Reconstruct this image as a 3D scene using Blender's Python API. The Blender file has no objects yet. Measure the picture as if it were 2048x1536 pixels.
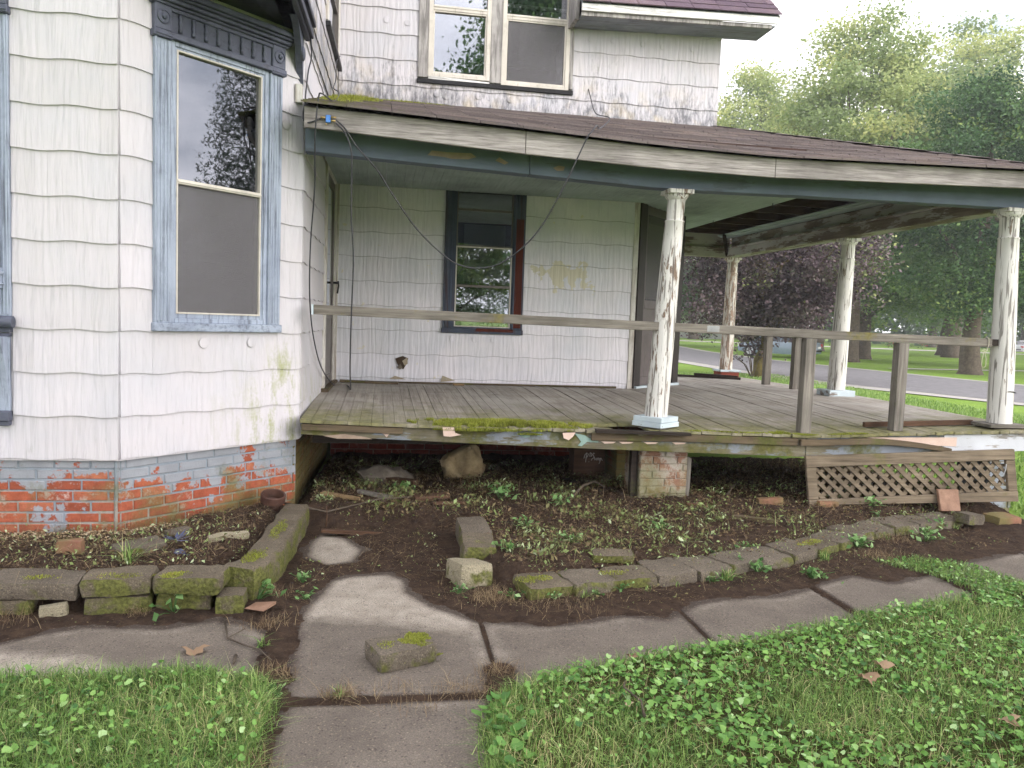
import bpy, math, random
import numpy as np
from mathutils import Vector, Matrix
R = math.radians
random.seed(7); rng = np.random.default_rng(11)
sc = bpy.context.scene
col = sc.collection

# ------------------------------------------------------------------ camera
YAW, PITCH, ROLL, EYE = math.atan(264/1600), R(4.5), .037, 1.5
fw = Vector((math.sin(YAW)*math.cos(PITCH), math.cos(YAW)*math.cos(PITCH), -math.sin(PITCH)))
r0 = Vector((math.cos(YAW), -math.sin(YAW), 0)); u0 = r0.cross(fw)
rt = r0*math.cos(ROLL) + u0*math.sin(ROLL); up = -r0*math.sin(ROLL) + u0*math.cos(ROLL)
cam = bpy.data.objects.new('camera', bpy.data.cameras.new('camera')); col.objects.link(cam)
cam.data.sensor_width = 36; cam.data.lens = 1600/2048*36
cam.data.clip_start = .05; cam.data.clip_end = 3000
m = Matrix.Identity(4)
for i in range(3):
    m[i][0] = rt[i]; m[i][1] = up[i]; m[i][2] = -fw[i]
m.translation = Vector((0, 0, EYE)); cam.matrix_world = m
sc.camera = cam

# ------------------------------------------------------------------ sky, sun, exposure
SUN_EL, SUN_AZ = R(20), R(140)         # azimuth clockwise from +y: light from the right, a little behind the camera
wd = bpy.data.worlds.new('World'); sc.world = wd; wd.use_nodes = True
wn, wl = wd.node_tree.nodes, wd.node_tree.links
for n in list(wn): wn.remove(n)
def W(t, **k):
    n = wn.new(t)
    for a, v in k.items(): setattr(n, a, v)
    return n
sky = W('ShaderNodeTexSky', sky_type='NISHITA', sun_disc=False, sun_elevation=SUN_EL, sun_rotation=SUN_AZ, air_density=1.2, dust_density=2.0)
tc = W('ShaderNodeTexCoord')
mp = W('ShaderNodeMapping'); mp.inputs['Scale'].default_value = (1, 1, 2.2)
n1 = W('ShaderNodeTexNoise'); n1.inputs['Scale'].default_value = 2.3; n1.inputs['Detail'].default_value = 7; n1.inputs['Roughness'].default_value = .55
n2 = W('ShaderNodeTexNoise'); n2.inputs['Scale'].default_value = 3.1; n2.inputs['Detail'].default_value = 6
cov = W('ShaderNodeValToRGB'); cov.color_ramp.elements[0].position = .24; cov.color_ramp.elements[1].position = .36
shade = W('ShaderNodeValToRGB'); shade.color_ramp.elements[0].position = .36; shade.color_ramp.elements[1].position = .56
shade.color_ramp.elements[0].color = (3.9, 4.1, 4.7, 1); shade.color_ramp.elements[1].color = (11.6, 11.2, 11.5, 1)
mix = W('ShaderNodeMixRGB'); bg = W('ShaderNodeBackground'); bg.inputs['Strength'].default_value = .09
out = W('ShaderNodeOutputWorld')
wl.new(tc.outputs['Generated'], mp.inputs['Vector']); wl.new(mp.outputs[0], n1.inputs['Vector']); wl.new(mp.outputs[0], n2.inputs['Vector'])
wl.new(n1.outputs['Fac'], cov.inputs[0]); wl.new(n2.outputs['Fac'], shade.inputs[0])
wl.new(cov.outputs[0], mix.inputs[0]); wl.new(sky.outputs[0], mix.inputs[1]); wl.new(shade.outputs[0], mix.inputs[2])
wl.new(mix.outputs[0], bg.inputs['Color']); wl.new(bg.outputs[0], out.inputs['Surface'])
sl = bpy.data.lights.new('sun', 'SUN'); sl.energy = 1.5; sl.angle = R(40); sl.color = (1, .95, .92)
so = bpy.data.objects.new('sun', sl); col.objects.link(so)
sd = Vector((math.sin(SUN_AZ)*math.cos(SUN_EL), math.cos(SUN_AZ)*math.cos(SUN_EL), math.sin(SUN_EL)))
so.rotation_euler = sd.to_track_quat('Z', 'Y').to_euler(); so.location = sd*60
sc.view_settings.view_transform = 'Standard'; sc.view_settings.look = 'None'
sc.view_settings.exposure = 1.48; sc.view_settings.gamma = 1; sc.view_settings.use_curve_mapping = False
sc.cycles.use_denoising = True
sc.cycles.max_bounces = 6; sc.cycles.diffuse_bounces = 4; sc.cycles.glossy_bounces = 3; sc.cycles.transmission_bounces = 4; sc.cycles.transparent_max_bounces = 10; sc.cycles.volume_bounces = 0
sc.cycles.use_adaptive_sampling = True; sc.cycles.adaptive_threshold = .03; sc.cycles.caustics_reflective = False; sc.cycles.caustics_refractive = False

# ------------------------------------------------------------------ object helpers
def tag(o, label=None, cat=None, group=None, kind=None):
    if label: o['label'] = label
    if cat: o['category'] = cat
    if group: o['group'] = group
    if kind: o['kind'] = kind
    return o
def empty(name, loc, label=None, cat=None, group=None):
    o = bpy.data.objects.new(name, None); col.objects.link(o); o.location = loc; o.empty_display_size = .1
    return tag(o, label, cat, group)
def link(name, me, parent=None):
    o = bpy.data.objects.new(name, me); col.objects.link(o)
    if parent:
        o.parent = parent
        if parent.type == 'EMPTY': o.matrix_parent_inverse = parent_mat(parent).inverted()
    return o
def parent_mat(o):
    return Matrix.LocRotScale(o.location, o.rotation_euler, o.scale)
class Fr:                                   # a wall frame: u along the wall, d outwards, z up
    def __init__(s, p, q, flip=False):
        s.p = Vector((p[0], p[1], 0)); v = Vector((q[0]-p[0], q[1]-p[1], 0)); s.w = v.length; s.u = v.normalized()
        s.n = Vector((s.u.y, -s.u.x, 0))
        if flip: s.n = -s.n
    def __call__(s, u, d, z): return s.p + s.u*u + s.n*d + Vector((0, 0, z))
class MB:
    def __init__(s): s.v = []; s.f = []; s.m = []
    def quadbox(s, pts, mi=0):              # 8 points: bottom ring 4, top ring 4
        b = len(s.v); s.v += [Vector(p) for p in pts]
        for q in ((3,2,1,0), (4,5,6,7), (0,1,5,4), (1,2,6,5), (2,3,7,6), (3,0,4,7)):
            s.f.append([b+i for i in q]); s.m.append(mi)
        return s
    def box(s, a, b, mi=0):
        x0,y0,z0 = a; x1,y1,z1 = b
        return s.quadbox([(x0,y0,z0),(x1,y0,z0),(x1,y1,z0),(x0,y1,z0),(x0,y0,z1),(x1,y0,z1),(x1,y1,z1),(x0,y1,z1)], mi)
    def fbox(s, fr, u0, u1, d0, d1, z0, z1, mi=0, z0b=None, z1b=None):
        z0b = z0 if z0b is None else z0b; z1b = z1 if z1b is None else z1b
        return s.quadbox([fr(u0,d1,z0),fr(u1,d1,z0b),fr(u1,d0,z0b),fr(u0,d0,z0),fr(u0,d1,z1),fr(u1,d1,z1b),fr(u1,d0,z1b),fr(u0,d0,z1)], mi)
    def obox(s, c, size, rot=(0,0,0), jit=0, mi=0):
        from mathutils import Euler
        M = Euler(rot).to_matrix(); c = Vector(c); hx,hy,hz = size[0]/2,size[1]/2,size[2]/2
        pts = []
        for dz in (-hz, hz):
            for dx, dy in ((-hx,-hy),(hx,-hy),(hx,hy),(-hx,hy)):
                p = Vector((dx,dy,dz)) + Vector([random.uniform(-jit, jit) for _ in range(3)])
                pts.append(c + M @ p)
        return s.quadbox(pts, mi)
    def sweep(s, xs, fn, mi=0):             # fn(x) -> closed ring of points; caps at both ends
        rings = []
        for x in xs:
            b = len(s.v); r = [Vector(p) for p in fn(x)]; s.v += r; rings.append(list(range(b, b+len(r))))
        n = len(rings[0])
        for A, B in zip(rings, rings[1:]):
            for i in range(n):
                s.f.append([A[i], A[(i+1)%n], B[(i+1)%n], B[i]]); s.m.append(mi)
        s.f.append(rings[0][::-1]); s.f.append(rings[-1]); s.m += [mi, mi]
        return s
    def tube(s, pts, rad, n=8, mi=0):
        pts = [Vector(p) for p in pts]
        if not hasattr(rad, '__len__'): rad = [rad]*len(pts)
        rings = []; ref = None
        for i, p in enumerate(pts):
            t = (pts[min(i+1, len(pts)-1)] - pts[max(i-1, 0)]).normalized()
            if ref is None: ref = Vector((0,0,1)) if abs(t.z) < .9 else Vector((1,0,0))
            a = t.cross(ref).normalized(); b = a.cross(t).normalized(); ref = b
            bi = len(s.v)
            for k in range(n):
                an = 2*math.pi*k/n; s.v.append(p + (a*math.cos(an) + b*math.sin(an))*rad[i])
            rings.append(range(bi, bi+n))
        for A, B in zip(rings, rings[1:]):
            for k in range(n):
                s.f.append([A[k], A[(k+1)%n], B[(k+1)%n], B[k]]); s.m.append(mi)
        s.f.append(list(rings[0])[::-1]); s.f.append(list(rings[-1])); s.m += [mi, mi]
        return s
    def lathe(s, c, prof, n=24, lean=(0,0), mi=0, axis=None):   # prof: (r, h) from bottom up
        c = Vector(c); rings = []
        h0 = prof[0][1]; 
        for r, h in prof:
            b = len(s.v)
            for k in range(n):
                an = 2*math.pi*k/n
                if axis is None: s.v.append(c + Vector((r*math.cos(an) + lean[0]*(h-h0), r*math.sin(an) + lean[1]*(h-h0), h)))
                else:
                    ax, e1, e2 = axis; s.v.append(c + ax*h + e1*(r*math.cos(an)) + e2*(r*math.sin(an)))
            rings.append(range(b, b+n))
        for A, B in zip(rings, rings[1:]):
            for k in range(n):
                s.f.append([A[k], A[(k+1)%n], B[(k+1)%n], B[k]]); s.m.append(mi)
        s.f.append(list(rings[0])[::-1]); s.f.append(list(rings[-1])); s.m += [mi, mi]
        return s
    def prism(s, poly, off, mi=0):          # poly: points of one face, off: extrusion vector
        b = len(s.v); n = len(poly); off = Vector(off)
        s.v += [Vector(p) for p in poly] + [Vector(p)+off for p in poly]
        s.f.append([b+i for i in range(n)][::-1]); s.f.append([b+n+i for i in range(n)]); s.m += [mi, mi]
        for i in range(n):
            s.f.append([b+i, b+(i+1)%n, b+n+(i+1)%n, b+n+i]); s.m.append(mi)
        return s
    def face(s, pts, mi=0):
        b = len(s.v); s.v += [Vector(p) for p in pts]; s.f.append(list(range(b, b+len(pts)))); s.m.append(mi); return s
    def mesh(s, name, mat, smooth=False):
        me = bpy.data.meshes.new(name); me.from_pydata([tuple(v) for v in s.v], [], s.f)
        for mm in (mat if isinstance(mat, (list, tuple)) else [mat]): me.materials.append(mm)
        me.polygons.foreach_set('material_index', s.m)
        if smooth: me.polygons.foreach_set('use_smooth', [True]*len(s.f))
        import bmesh
        bm = bmesh.new(); bm.from_mesh(me); bmesh.ops.recalc_face_normals(bm, faces=bm.faces); bm.to_mesh(me); bm.free()
        me.update(); return me
    def build(s, name, mat, parent=None, smooth=False, bevel=0, angle=None):
        o = link(name, s.mesh(name, mat, smooth), parent)
        if bevel:
            b = o.modifiers.new('bevel', 'BEVEL'); b.width = bevel; b.segments = 1; b.limit_method = 'ANGLE'; b.angle_limit = R(40)
        if angle:
            try: o.data.set_sharp_from_angle(angle=R(angle))
            except Exception: pass
        return o
def np_mesh(name, V, F, mat, parent=None, rnd=None, smooth=False):
    V = np.asarray(V, np.float32); F = np.asarray(F, np.int32); k = F.shape[1]
    me = bpy.data.meshes.new(name); me.vertices.add(len(V)); me.vertices.foreach_set('co', V.ravel())
    me.loops.add(F.size); me.loops.foreach_set('vertex_index', F.ravel())
    me.polygons.add(len(F)); me.polygons.foreach_set('loop_start', np.arange(0, F.size, k, dtype=np.int32))
    me.materials.append(mat)
    if rnd is not None:
        a = me.attributes.new('rnd', 'FLOAT', 'POINT'); a.data.foreach_set('value', np.asarray(rnd, np.float32))
    if smooth: me.polygons.foreach_set('use_smooth', [True]*len(F))
    me.update(calc_edges=True); me.validate()
    return link(name, me, parent)
def lin(x, pts):
    xs = [p[0] for p in pts]; ys = [p[1] for p in pts]; return float(np.interp(x, xs, ys))
def vnoise(x, y, seed=0):                    # cheap smooth value noise, vectorised
    x = np.asarray(x, float); y = np.asarray(y, float)
    xi = np.floor(x).astype(int); yi = np.floor(y).astype(int); fx = x-xi; fy = y-yi
    fx = fx*fx*(3-2*fx); fy = fy*fy*(3-2*fy)
    def h(a, b):
        n = (a*374761393 + b*668265263 + seed*1274126177) & 0x7fffffff
        n = ((n ^ (n >> 13))*1274126177) & 0x7fffffff
        return ((n ^ (n >> 16)) & 0xffff)/65535.
    return (h(xi,yi)*(1-fx)+h(xi+1,yi)*fx)*(1-fy) + (h(xi,yi+1)*(1-fx)+h(xi+1,yi+1)*fx)*fy
def fbm(x, y, seed=0, o=4):
    s = 0; a = .5; f = 1
    for i in range(o): s = s + a*vnoise(np.asarray(x)*f, np.asarray(y)*f, seed+i*17); a *= .5; f *= 2.03
    return s/(1-.5**o)
def inpoly(x, y, poly):
    x = np.asarray(x); y = np.asarray(y); c = np.zeros(x.shape, bool); n = len(poly); j = n-1
    for i in range(n):
        xi, yi = poly[i]; xj, yj = poly[j]
        hit = ((yi > y) != (yj > y)) & (x < (xj-xi)*(y-yi)/((yj-yi) if yj != yi else 1e-9)+xi); c ^= hit; j = i
    return c
def polydist(x, y, poly, closed=True):
    x = np.asarray(x, float); y = np.asarray(y, float); d = np.full(x.shape, 1e9); n = len(poly)
    for i in range(n if closed else n-1):
        ax, ay = poly[i]; bx, by = poly[(i+1)%n]; ex, ey = bx-ax, by-ay; L = ex*ex+ey*ey+1e-12
        t = np.clip(((x-ax)*ex+(y-ay)*ey)/L, 0, 1); d = np.minimum(d, np.hypot(x-ax-t*ex, y-ay-t*ey))
    return d
# ------------------------------------------------------------------ materials
def C(r, g, b):
    f = lambda v: (v/255/12.92) if v/255 <= .04045 else ((v/255+.055)/1.055)**2.4
    return (f(r), f(g), f(b), 1)
class G:
    def __init__(s, name):
        s.mat = bpy.data.materials.new(name); s.mat.use_nodes = True; nt = s.mat.node_tree; s.n = nt.nodes; s.l = nt.links
        for n in list(s.n): s.n.remove(n)
        s.out = s.n.new('ShaderNodeOutputMaterial'); s._pos = None
    def node(s, t, **k):
        n = s.n.new(t)
        for a, v in k.items(): setattr(n, a, v)
        return n
    def set(s, sock, v):
        if hasattr(v, 'links'): s.l.new(v, sock)
        elif v is not None: sock.default_value = v
    def pos(s, scale=(1,1,1), off=(0,0,0), rot=(0,0,0)):
        if s._pos is None: s._pos = s.node('ShaderNodeNewGeometry')
        m = s.node('ShaderNodeMapping'); m.inputs['Scale'].default_value = scale; m.inputs['Location'].default_value = off; m.inputs['Rotation'].default_value = rot
        s.l.new(s._pos.outputs['Position'], m.inputs['Vector']); return m.outputs[0]
    def geo(s, name):
        if s._pos is None: s._pos = s.node('ShaderNodeNewGeometry')
        return s._pos.outputs[name]
    def xyz(s):
        n = s.node('ShaderNodeSeparateXYZ'); s.l.new(s.geo('Position'), n.inputs[0]); return n.outputs
    def rnd(s): return s.node('ShaderNodeObjectInfo').outputs['Random']
    def attr(s, a): return s.node('ShaderNodeAttribute', attribute_name=a).outputs['Fac']
    def noise(s, scale=1., detail=4., rough=.55, vec=None, dist=0.):
        n = s.node('ShaderNodeTexNoise'); s.l.new(vec if vec is not None else s.pos(), n.inputs['Vector'])
        n.inputs['Scale'].default_value = scale; n.inputs['Detail'].default_value = detail; n.inputs['Roughness'].default_value = rough; n.inputs['Distortion'].default_value = dist
        return n.outputs['Fac']
    def voro(s, scale, vec=None, out='Distance', feature='F1'):
        n = s.node('ShaderNodeTexVoronoi', feature=feature); s.l.new(vec if vec is not None else s.pos(), n.inputs['Vector']); n.inputs['Scale'].default_value = scale
        return n.outputs[out]
    def wave(s, scale, vec=None, dist=2., detail=2., dscale=1., direction='X'):
        n = s.node('ShaderNodeTexWave', bands_direction=direction); s.l.new(vec if vec is not None else s.pos(), n.inputs['Vector'])
        n.inputs['Scale'].default_value = scale; n.inputs['Distortion'].default_value = dist; n.inputs['Detail'].default_value = detail; n.inputs['Detail Scale'].default_value = dscale
        return n.outputs['Fac']
    def ramp(s, fac, stops):
        n = s.node('ShaderNodeValToRGB'); s.set(n.inputs[0], fac); e = n.color_ramp.elements
        while len(e) < len(stops): e.new(.5)
        for i, (p, c) in enumerate(stops):
            e[i].position = p; e[i].color = c if hasattr(c, '__len__') else (c, c, c, 1)
        return n.outputs[0]
    def mix(s, fac, a, b, mode='MIX'):
        n = s.node('ShaderNodeMixRGB', blend_type=mode); s.set(n.inputs[0], fac); s.set(n.inputs[1], a); s.set(n.inputs[2], b); return n.outputs[0]
    def math(s, op, a, b=0., clamp=False):
        n = s.node('ShaderNodeMath', operation=op, use_clamp=clamp); s.set(n.inputs[0], a); s.set(n.inputs[1], b); return n.outputs[0]
    def band(s, v, a, b):                   # 0 at a, 1 at b, clamped
        n = s.node('ShaderNodeMapRange'); s.set(n.inputs[0], v); n.inputs[1].default_value = a; n.inputs[2].default_value = b; return n.outputs[0]
    def bump(s, h, strength=.3, dist=.01, normal=None):
        n = s.node('ShaderNodeBump'); n.inputs['Strength'].default_value = strength; n.inputs['Distance'].default_value = dist; s.l.new(h, n.inputs['Height'])
        if normal is not None: s.l.new(normal, n.inputs['Normal'])
        return n.outputs[0]
    def done(s, color, rough=.8, normal=None, metal=0., spec=.3, trans=None, coat=None):
        b = s.node('ShaderNodeBsdfPrincipled'); s.set(b.inputs['Base Color'], color); s.set(b.inputs['Roughness'], rough); s.set(b.inputs['Metallic'], metal)
        b.inputs['Specular IOR Level'].default_value = spec
        if normal is not None: s.l.new(normal, b.inputs['Normal'])
        if coat: b.inputs['Coat Weight'].default_value = coat
        sh = b.outputs[0]
        if trans:
            t = s.node('ShaderNodeBsdfTranslucent'); s.set(t.inputs['Color'], color)
            mx = s.node('ShaderNodeMixShader'); mx.inputs[0].default_value = trans; s.l.new(sh, mx.inputs[1]); s.l.new(t.outputs[0], mx.inputs[2]); sh = mx.outputs[0]
        s.l.new(sh, s.out.inputs['Surface']); return s.mat

def siding(name, kind):
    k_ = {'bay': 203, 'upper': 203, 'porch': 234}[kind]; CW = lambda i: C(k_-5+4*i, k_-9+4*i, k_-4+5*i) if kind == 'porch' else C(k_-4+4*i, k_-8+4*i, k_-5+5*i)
    g = G(name); x, y, z = g.xyz()
    grain = g.noise(1, 3, .55, g.pos((46, 46, 2.3)), .9)
    cath = g.wave(5.5, g.pos((1.0, 1.0, .16)), 9, 3, 1.6)
    blot = g.noise(2.3, 5, .6); streak = g.noise(1, 5, .6, g.pos((14, 14, 1.1)))
    col_ = g.ramp(g.rnd(), [(0, CW(0)), (.5, CW(1)), (1, CW(2))])
    col_ = g.mix(g.ramp(blot, [(.42, 0), (.72, .40)]), col_, C(184,189,198))
    col_ = g.mix(g.ramp(grain, [(.30, .22), (.46, 0)]), col_, C(150,151,153))
    if kind == 'upper':
        low = g.band(z, 4.62, 3.8); d = g.math('MULTIPLY', low, low)
        mil = g.math('ADD', g.math('MULTIPLY', g.noise(1, 6, .75, g.pos((30, 30, 9))), .75), g.math('MULTIPLY', g.noise(1, 4, .6, g.pos((5, 5, 1.2))), .45))
        col_ = g.mix(g.math('MULTIPLY', g.ramp(g.math('ADD', mil, g.math('MULTIPLY', d, .20)), [(.68, 0), (.86, .8)]), g.band(low, 0, .55)), col_, C(82,84,90))
        col_ = g.mix(g.math('MULTIPLY', g.ramp(g.noise(5, 4), [(.5, 0), (.7, .5)]), d), col_, C(214,196,158))
        col_ = g.mix(g.ramp(streak, [(.55, 0), (.8, .35)]), col_, C(150,156,168))
    elif kind == 'bay':
        # green algae low on the right, streaky
        m_ = g.math('MULTIPLY', g.band(x, -1.25, -.7), g.band(z, 1.25, .6))
        m2 = g.math('MULTIPLY', g.band(x, -.95, -.70), g.math('MULTIPLY', g.band(z, 1.42, 1.1), g.band(x, -.60, -.68)))
        al = g.ramp(g.math('ADD', g.noise(1, 5, .7, g.pos((11, 11, 3.2))), g.math('MULTIPLY', g.noise(60, 2), .25)), [(.60, 0), (.80, 1)])
        col_ = g.mix(g.math('MULTIPLY', al, g.math('MULTIPLY', g.math('ADD', m_, m2, True), .75)), col_, C(150,156,92))
        dirt = g.ramp(g.noise(1, 6, .7, g.pos((26, 26, 6))), [(.60, 0), (.78, .5)])
        col_ = g.mix(g.math('MULTIPLY', dirt, g.band(z, 1.6, .5)), col_, C(128,132,120))
    elif kind == 'porch':
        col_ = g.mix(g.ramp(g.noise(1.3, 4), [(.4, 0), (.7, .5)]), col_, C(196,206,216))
        chip = g.ramp(g.noise(9, 5, .6), [(.70, 0), (.715, 1)])
        col_ = g.mix(chip, col_, C(222,216,198))
        dx = g.math('SUBTRACT', x, 2.02); dz = g.math('SUBTRACT', z, 2.03)
        dd = g.math('SQRT', g.math('ADD', g.math('MULTIPLY', dx, dx), g.math('MULTIPLY', g.math('MULTIPLY', dz, dz), 3.2)))
        pe = g.math('SUBTRACT', g.noise(7, 5, .6), g.math('MULTIPLY', dd, .55))
        col_ = g.mix(g.ramp(pe, [(.38, 0), (.39, 1)]), col_, C(214,208,188))
        col_ = g.mix(g.ramp(g.noise(1, 5, .7, g.pos((30, 30, 8))), [(.66, 0), (.8, .5)]), col_, C(120,122,122))
        sn = g.math('SINE', g.math('MULTIPLY', g.math('ADD', x, .525), 2*math.pi/.34))       # colour darkened along each wavy butt edge
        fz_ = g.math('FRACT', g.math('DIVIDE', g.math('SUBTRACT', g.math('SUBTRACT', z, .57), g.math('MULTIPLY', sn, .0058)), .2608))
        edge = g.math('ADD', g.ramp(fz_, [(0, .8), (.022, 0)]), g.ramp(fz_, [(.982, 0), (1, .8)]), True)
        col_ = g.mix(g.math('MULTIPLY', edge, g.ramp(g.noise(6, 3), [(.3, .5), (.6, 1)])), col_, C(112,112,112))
    h = g.math('ADD', g.math('MULTIPLY', grain, .8), g.math('MULTIPLY', cath, .45))
    return g.done(col_, .62, g.bump(h, .65, .008), spec=.35)
M = {}
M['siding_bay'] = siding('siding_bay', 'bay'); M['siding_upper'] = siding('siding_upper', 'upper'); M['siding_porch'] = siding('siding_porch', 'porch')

def wood(name, dark, light, axis='x', moss=0., paint=None, amt=.5, mosscol=C(92,98,46), rough=.85, var=.25, grain=1.):
    g = G(name); L = {'x': (1.6, 34, 34), 'y': (34, 1.6, 34), 'z': (34, 34, 1.6)}[axis]
    L = tuple(v*grain for v in L)
    a = g.noise(1, 5, .65, g.pos(L), .35); b = g.noise(1, 3, .6, g.pos(tuple(v*3.1 for v in L)))
    f = g.math('ADD', g.math('MULTIPLY', a, .65), g.math('MULTIPLY', b, .35))
    c = g.ramp(f, [(.32, dark), (.62, light)])
    c = g.mix(g.math('MULTIPLY', g.rnd(), var), c, dark)
    c = g.mix(g.ramp(g.noise(2.1, 4), [(.42, 0), (.7, .45)]), c, tuple(v*.45 for v in dark[:3])+(1,))
    if paint:
        pm = g.ramp(g.math('ADD', g.noise(1, 6, .68, g.pos(tuple(v*.16+1.2 for v in L))), g.math('MULTIPLY', b, .22)), [(.44+amt*.32, 1), (.47+amt*.32, 0)])
        pc = g.ramp(g.noise(3, 4), [(.35, paint), (.7, tuple(min(1, v*1.25) for v in paint[:3])+(1,))])
        c = g.mix(pm, c, pc)
    if moss:
        mm = g.ramp(g.math('ADD', g.noise(2.6, 5, .65), g.math('MULTIPLY', g.noise(45, 3), .18)), [(.78-moss*.4, 0), (.92-moss*.4, .85)])
        c = g.mix(mm, c, g.ramp(g.noise(28, 3), [(.3, tuple(v*.5 for v in mosscol[:3])+(1,)), (.7, mosscol)]))
    return g.done(c, rough, g.bump(f, .5, .004), spec=.2)
GD, GL = C(80,76,70), C(150,144,135)
M['wood_x'] = wood('weathered_wood_x', GD, GL, 'x', .25)
M['wood_y'] = wood('weathered_wood_y', GD, GL, 'y', .25)
M['wood_z'] = wood('weathered_wood_z', GD, GL, 'z', .2)
M['fascia'] = wood('fascia_wood', C(104,98,95), C(190,184,180), 'x', 0, grain=1.7)
M['rail'] = wood('rail_wood', C(78,74,67), C(146,140,130), 'x', .36, mosscol=C(128,120,62))
M['floor'] = wood('floor_board_wood', C(92,86,76), C(150,142,130), 'y', .0)
M['floor_dark'] = wood('dark_wood', C(34,29,27), C(66,58,52), 'x', .2)
M['ply_under'] = wood('roof_boards', C(46,36,34), C(86,68,62), 'x', 0)
M['ceil'] = wood('green_beadboard', C(146,160,154), C(176,190,183), 'y', 0, var=.15)
M['beam'] = wood('beam_paint', C(84,92,104), C(112,120,132), 'x', 0, paint=C(100,110,124), amt=.75)
M['beam_peel'] = wood('peeling_beam', C(104,90,82), C(140,128,118), 'y', 0, paint=C(158,155,150), amt=.5)
M['beam_peel_x'] = wood('peeling_beam_x', C(96,82,74), C(134,120,110), 'x', 0, paint=C(164,160,152), amt=.5)
M['rim'] = wood('rim_board', C(88,84,70), C(146,139,118), 'x', .50, paint=C(122,128,136), amt=.38, mosscol=C(100,100,44))
M['rim_right'] = wood('rim_board_pale', C(120,116,110), C(170,166,160), 'x', .1, paint=C(184,187,192), amt=.7)
M['trim_strip'] = wood('edge_strip_wood', C(66,56,44), C(118,104,84), 'x', .42)
M['plinth'] = wood('plinth_paint', C(112,104,96), C(150,142,134), 'x', 0, paint=C(182,194,200), amt=.8)
M['plinth_red'] = wood('red_plinth', C(110,56,46), C(140,76,62), 'x', 0)
M['redwood'] = wood('bare_red_casing', C(70,34,28), C(104,54,44), 'z', 0)
M['orange_wood'] = wood('fresh_wood', C(120,98,70), C(158,134,100), 'x', 0)
M['lattice'] = wood('lattice_wood', C(80,70,57), C(136,123,104), 'x', .25, mosscol=C(110,108,60))
M['rot_wood'] = wood('rotten_wood', C(58,44,36), C(106,80,62), 'x', .1)

def floor_mat():
    g = G('porch_floor_paint'); x, y, z = g.xyz()
    a = g.noise(1, 5, .65, g.pos((40, 1.5, 40)), .3); b = g.noise(1, 4, .6, g.pos((120, 4, 120)))
    c = g.ramp(a, [(.3, C(134,126,118)), (.65, C(184,176,166))])
    c = g.mix(g.math('MULTIPLY', g.rnd(), .35), c, C(124,118,112))
    c = g.mix(g.ramp(g.noise(1.4, 5, .65), [(.45, 0), (.68, .6)]), c, C(196,192,186))
    c = g.mix(g.ramp(g.noise(3.5, 5, .7), [(.56, 0), (.7, .5)]), c, C(104,96,88))
    near = g.band(y, 7.6, 5.9)
    gm = g.ramp(g.math('ADD', g.noise(2.8, 5, .65), g.math('MULTIPLY', near, .45)), [(.64, 0), (.95, .85)])
    c = g.mix(gm, c, g.ramp(g.noise(20, 4), [(.3, C(80,80,42)), (.7, C(122,120,66))]))
    return g.done(c, .8, g.bump(g.math('ADD', a, b), .35, .004), spec=.25)
M['floorb'] = floor_mat()

def paint(name, c0, c1, axis='z', wear=.3, wearcol=C(120,116,112), rough=.55, dirt=.3):
    g = G(name); L = {'x': (2, 30, 30), 'y': (30, 2, 30), 'z': (30, 30, 2)}[axis]
    a = g.noise(1, 5, .65, g.pos(L), .4)
    c = g.ramp(g.noise(3, 5), [(.3, c0), (.7, c1)])
    c = g.mix(g.ramp(a, [(.62-wear*.35, 0), (.74-wear*.3, .7)]), c, wearcol)
    c = g.mix(g.ramp(g.noise(9, 5, .7), [(.5, 0), (.75, dirt)]), c, tuple(v*.25 for v in c0[:3])+(1,))
    return g.done(c, rough, g.bump(a, .4, .003), spec=.3)
M['trim'] = paint('blue_grey_trim', C(146,156,174), C(172,182,198), 'z', .34, C(92,98,110))
M['trim_x'] = paint('blue_grey_trim_x', C(142,152,170), C(168,178,194), 'x', .4, C(92,98,110))
M['trim_dark'] = paint('dark_blue_grey_trim', C(74,78,92), C(98,102,118), 'x', .2, C(60,60,66))
M['casing_grey'] = paint('grey_bare_casing', C(150,146,144), C(184,180,176), 'z', .5, C(84,80,78))
M['casing_blue'] = paint('dark_blue_casing', C(58,66,82), C(76,86,104), 'z', .3, C(70,50,46))
M['alum'] = paint('cream_storm_frame', C(196,190,180), C(216,210,200), 'z', .1, C(150,142,130), .45)
M['alum_dark'] = paint('bronze_storm_frame', C(98,92,88), C(120,114,108), 'z', .2, C(70,66,62), .45)
M['white_trim'] = paint('white_corner_board', C(204,200,192), C(222,220,214), 'z', .45, C(150,136,124))
M['gutter'] = paint('white_eave_board', C(214,214,212), C(232,232,230), 'x', .25, C(120,112,106))
M['soffit_dark'] = paint('dark_soffit', C(58,60,72), C(78,80,94), 'x', .2, C(50,50,56))
M['soffit_paint'] = paint('grey_soffit', C(120,126,134), C(150,156,162), 'x', .3, C(100,92,86))
M['door'] = paint('brown_door', C(92,84,82), C(108,100,98), 'z', .15, C(70,62,60), .5)
M['black_metal'] = paint('black_metal', C(24,24,26), C(36,36,40), 'z', .1, C(50,46,42), .45)
M['zinc'] = paint('zinc_plate', C(150,152,152), C(180,182,182), 'x', .1, C(110,110,110), .4)

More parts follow.
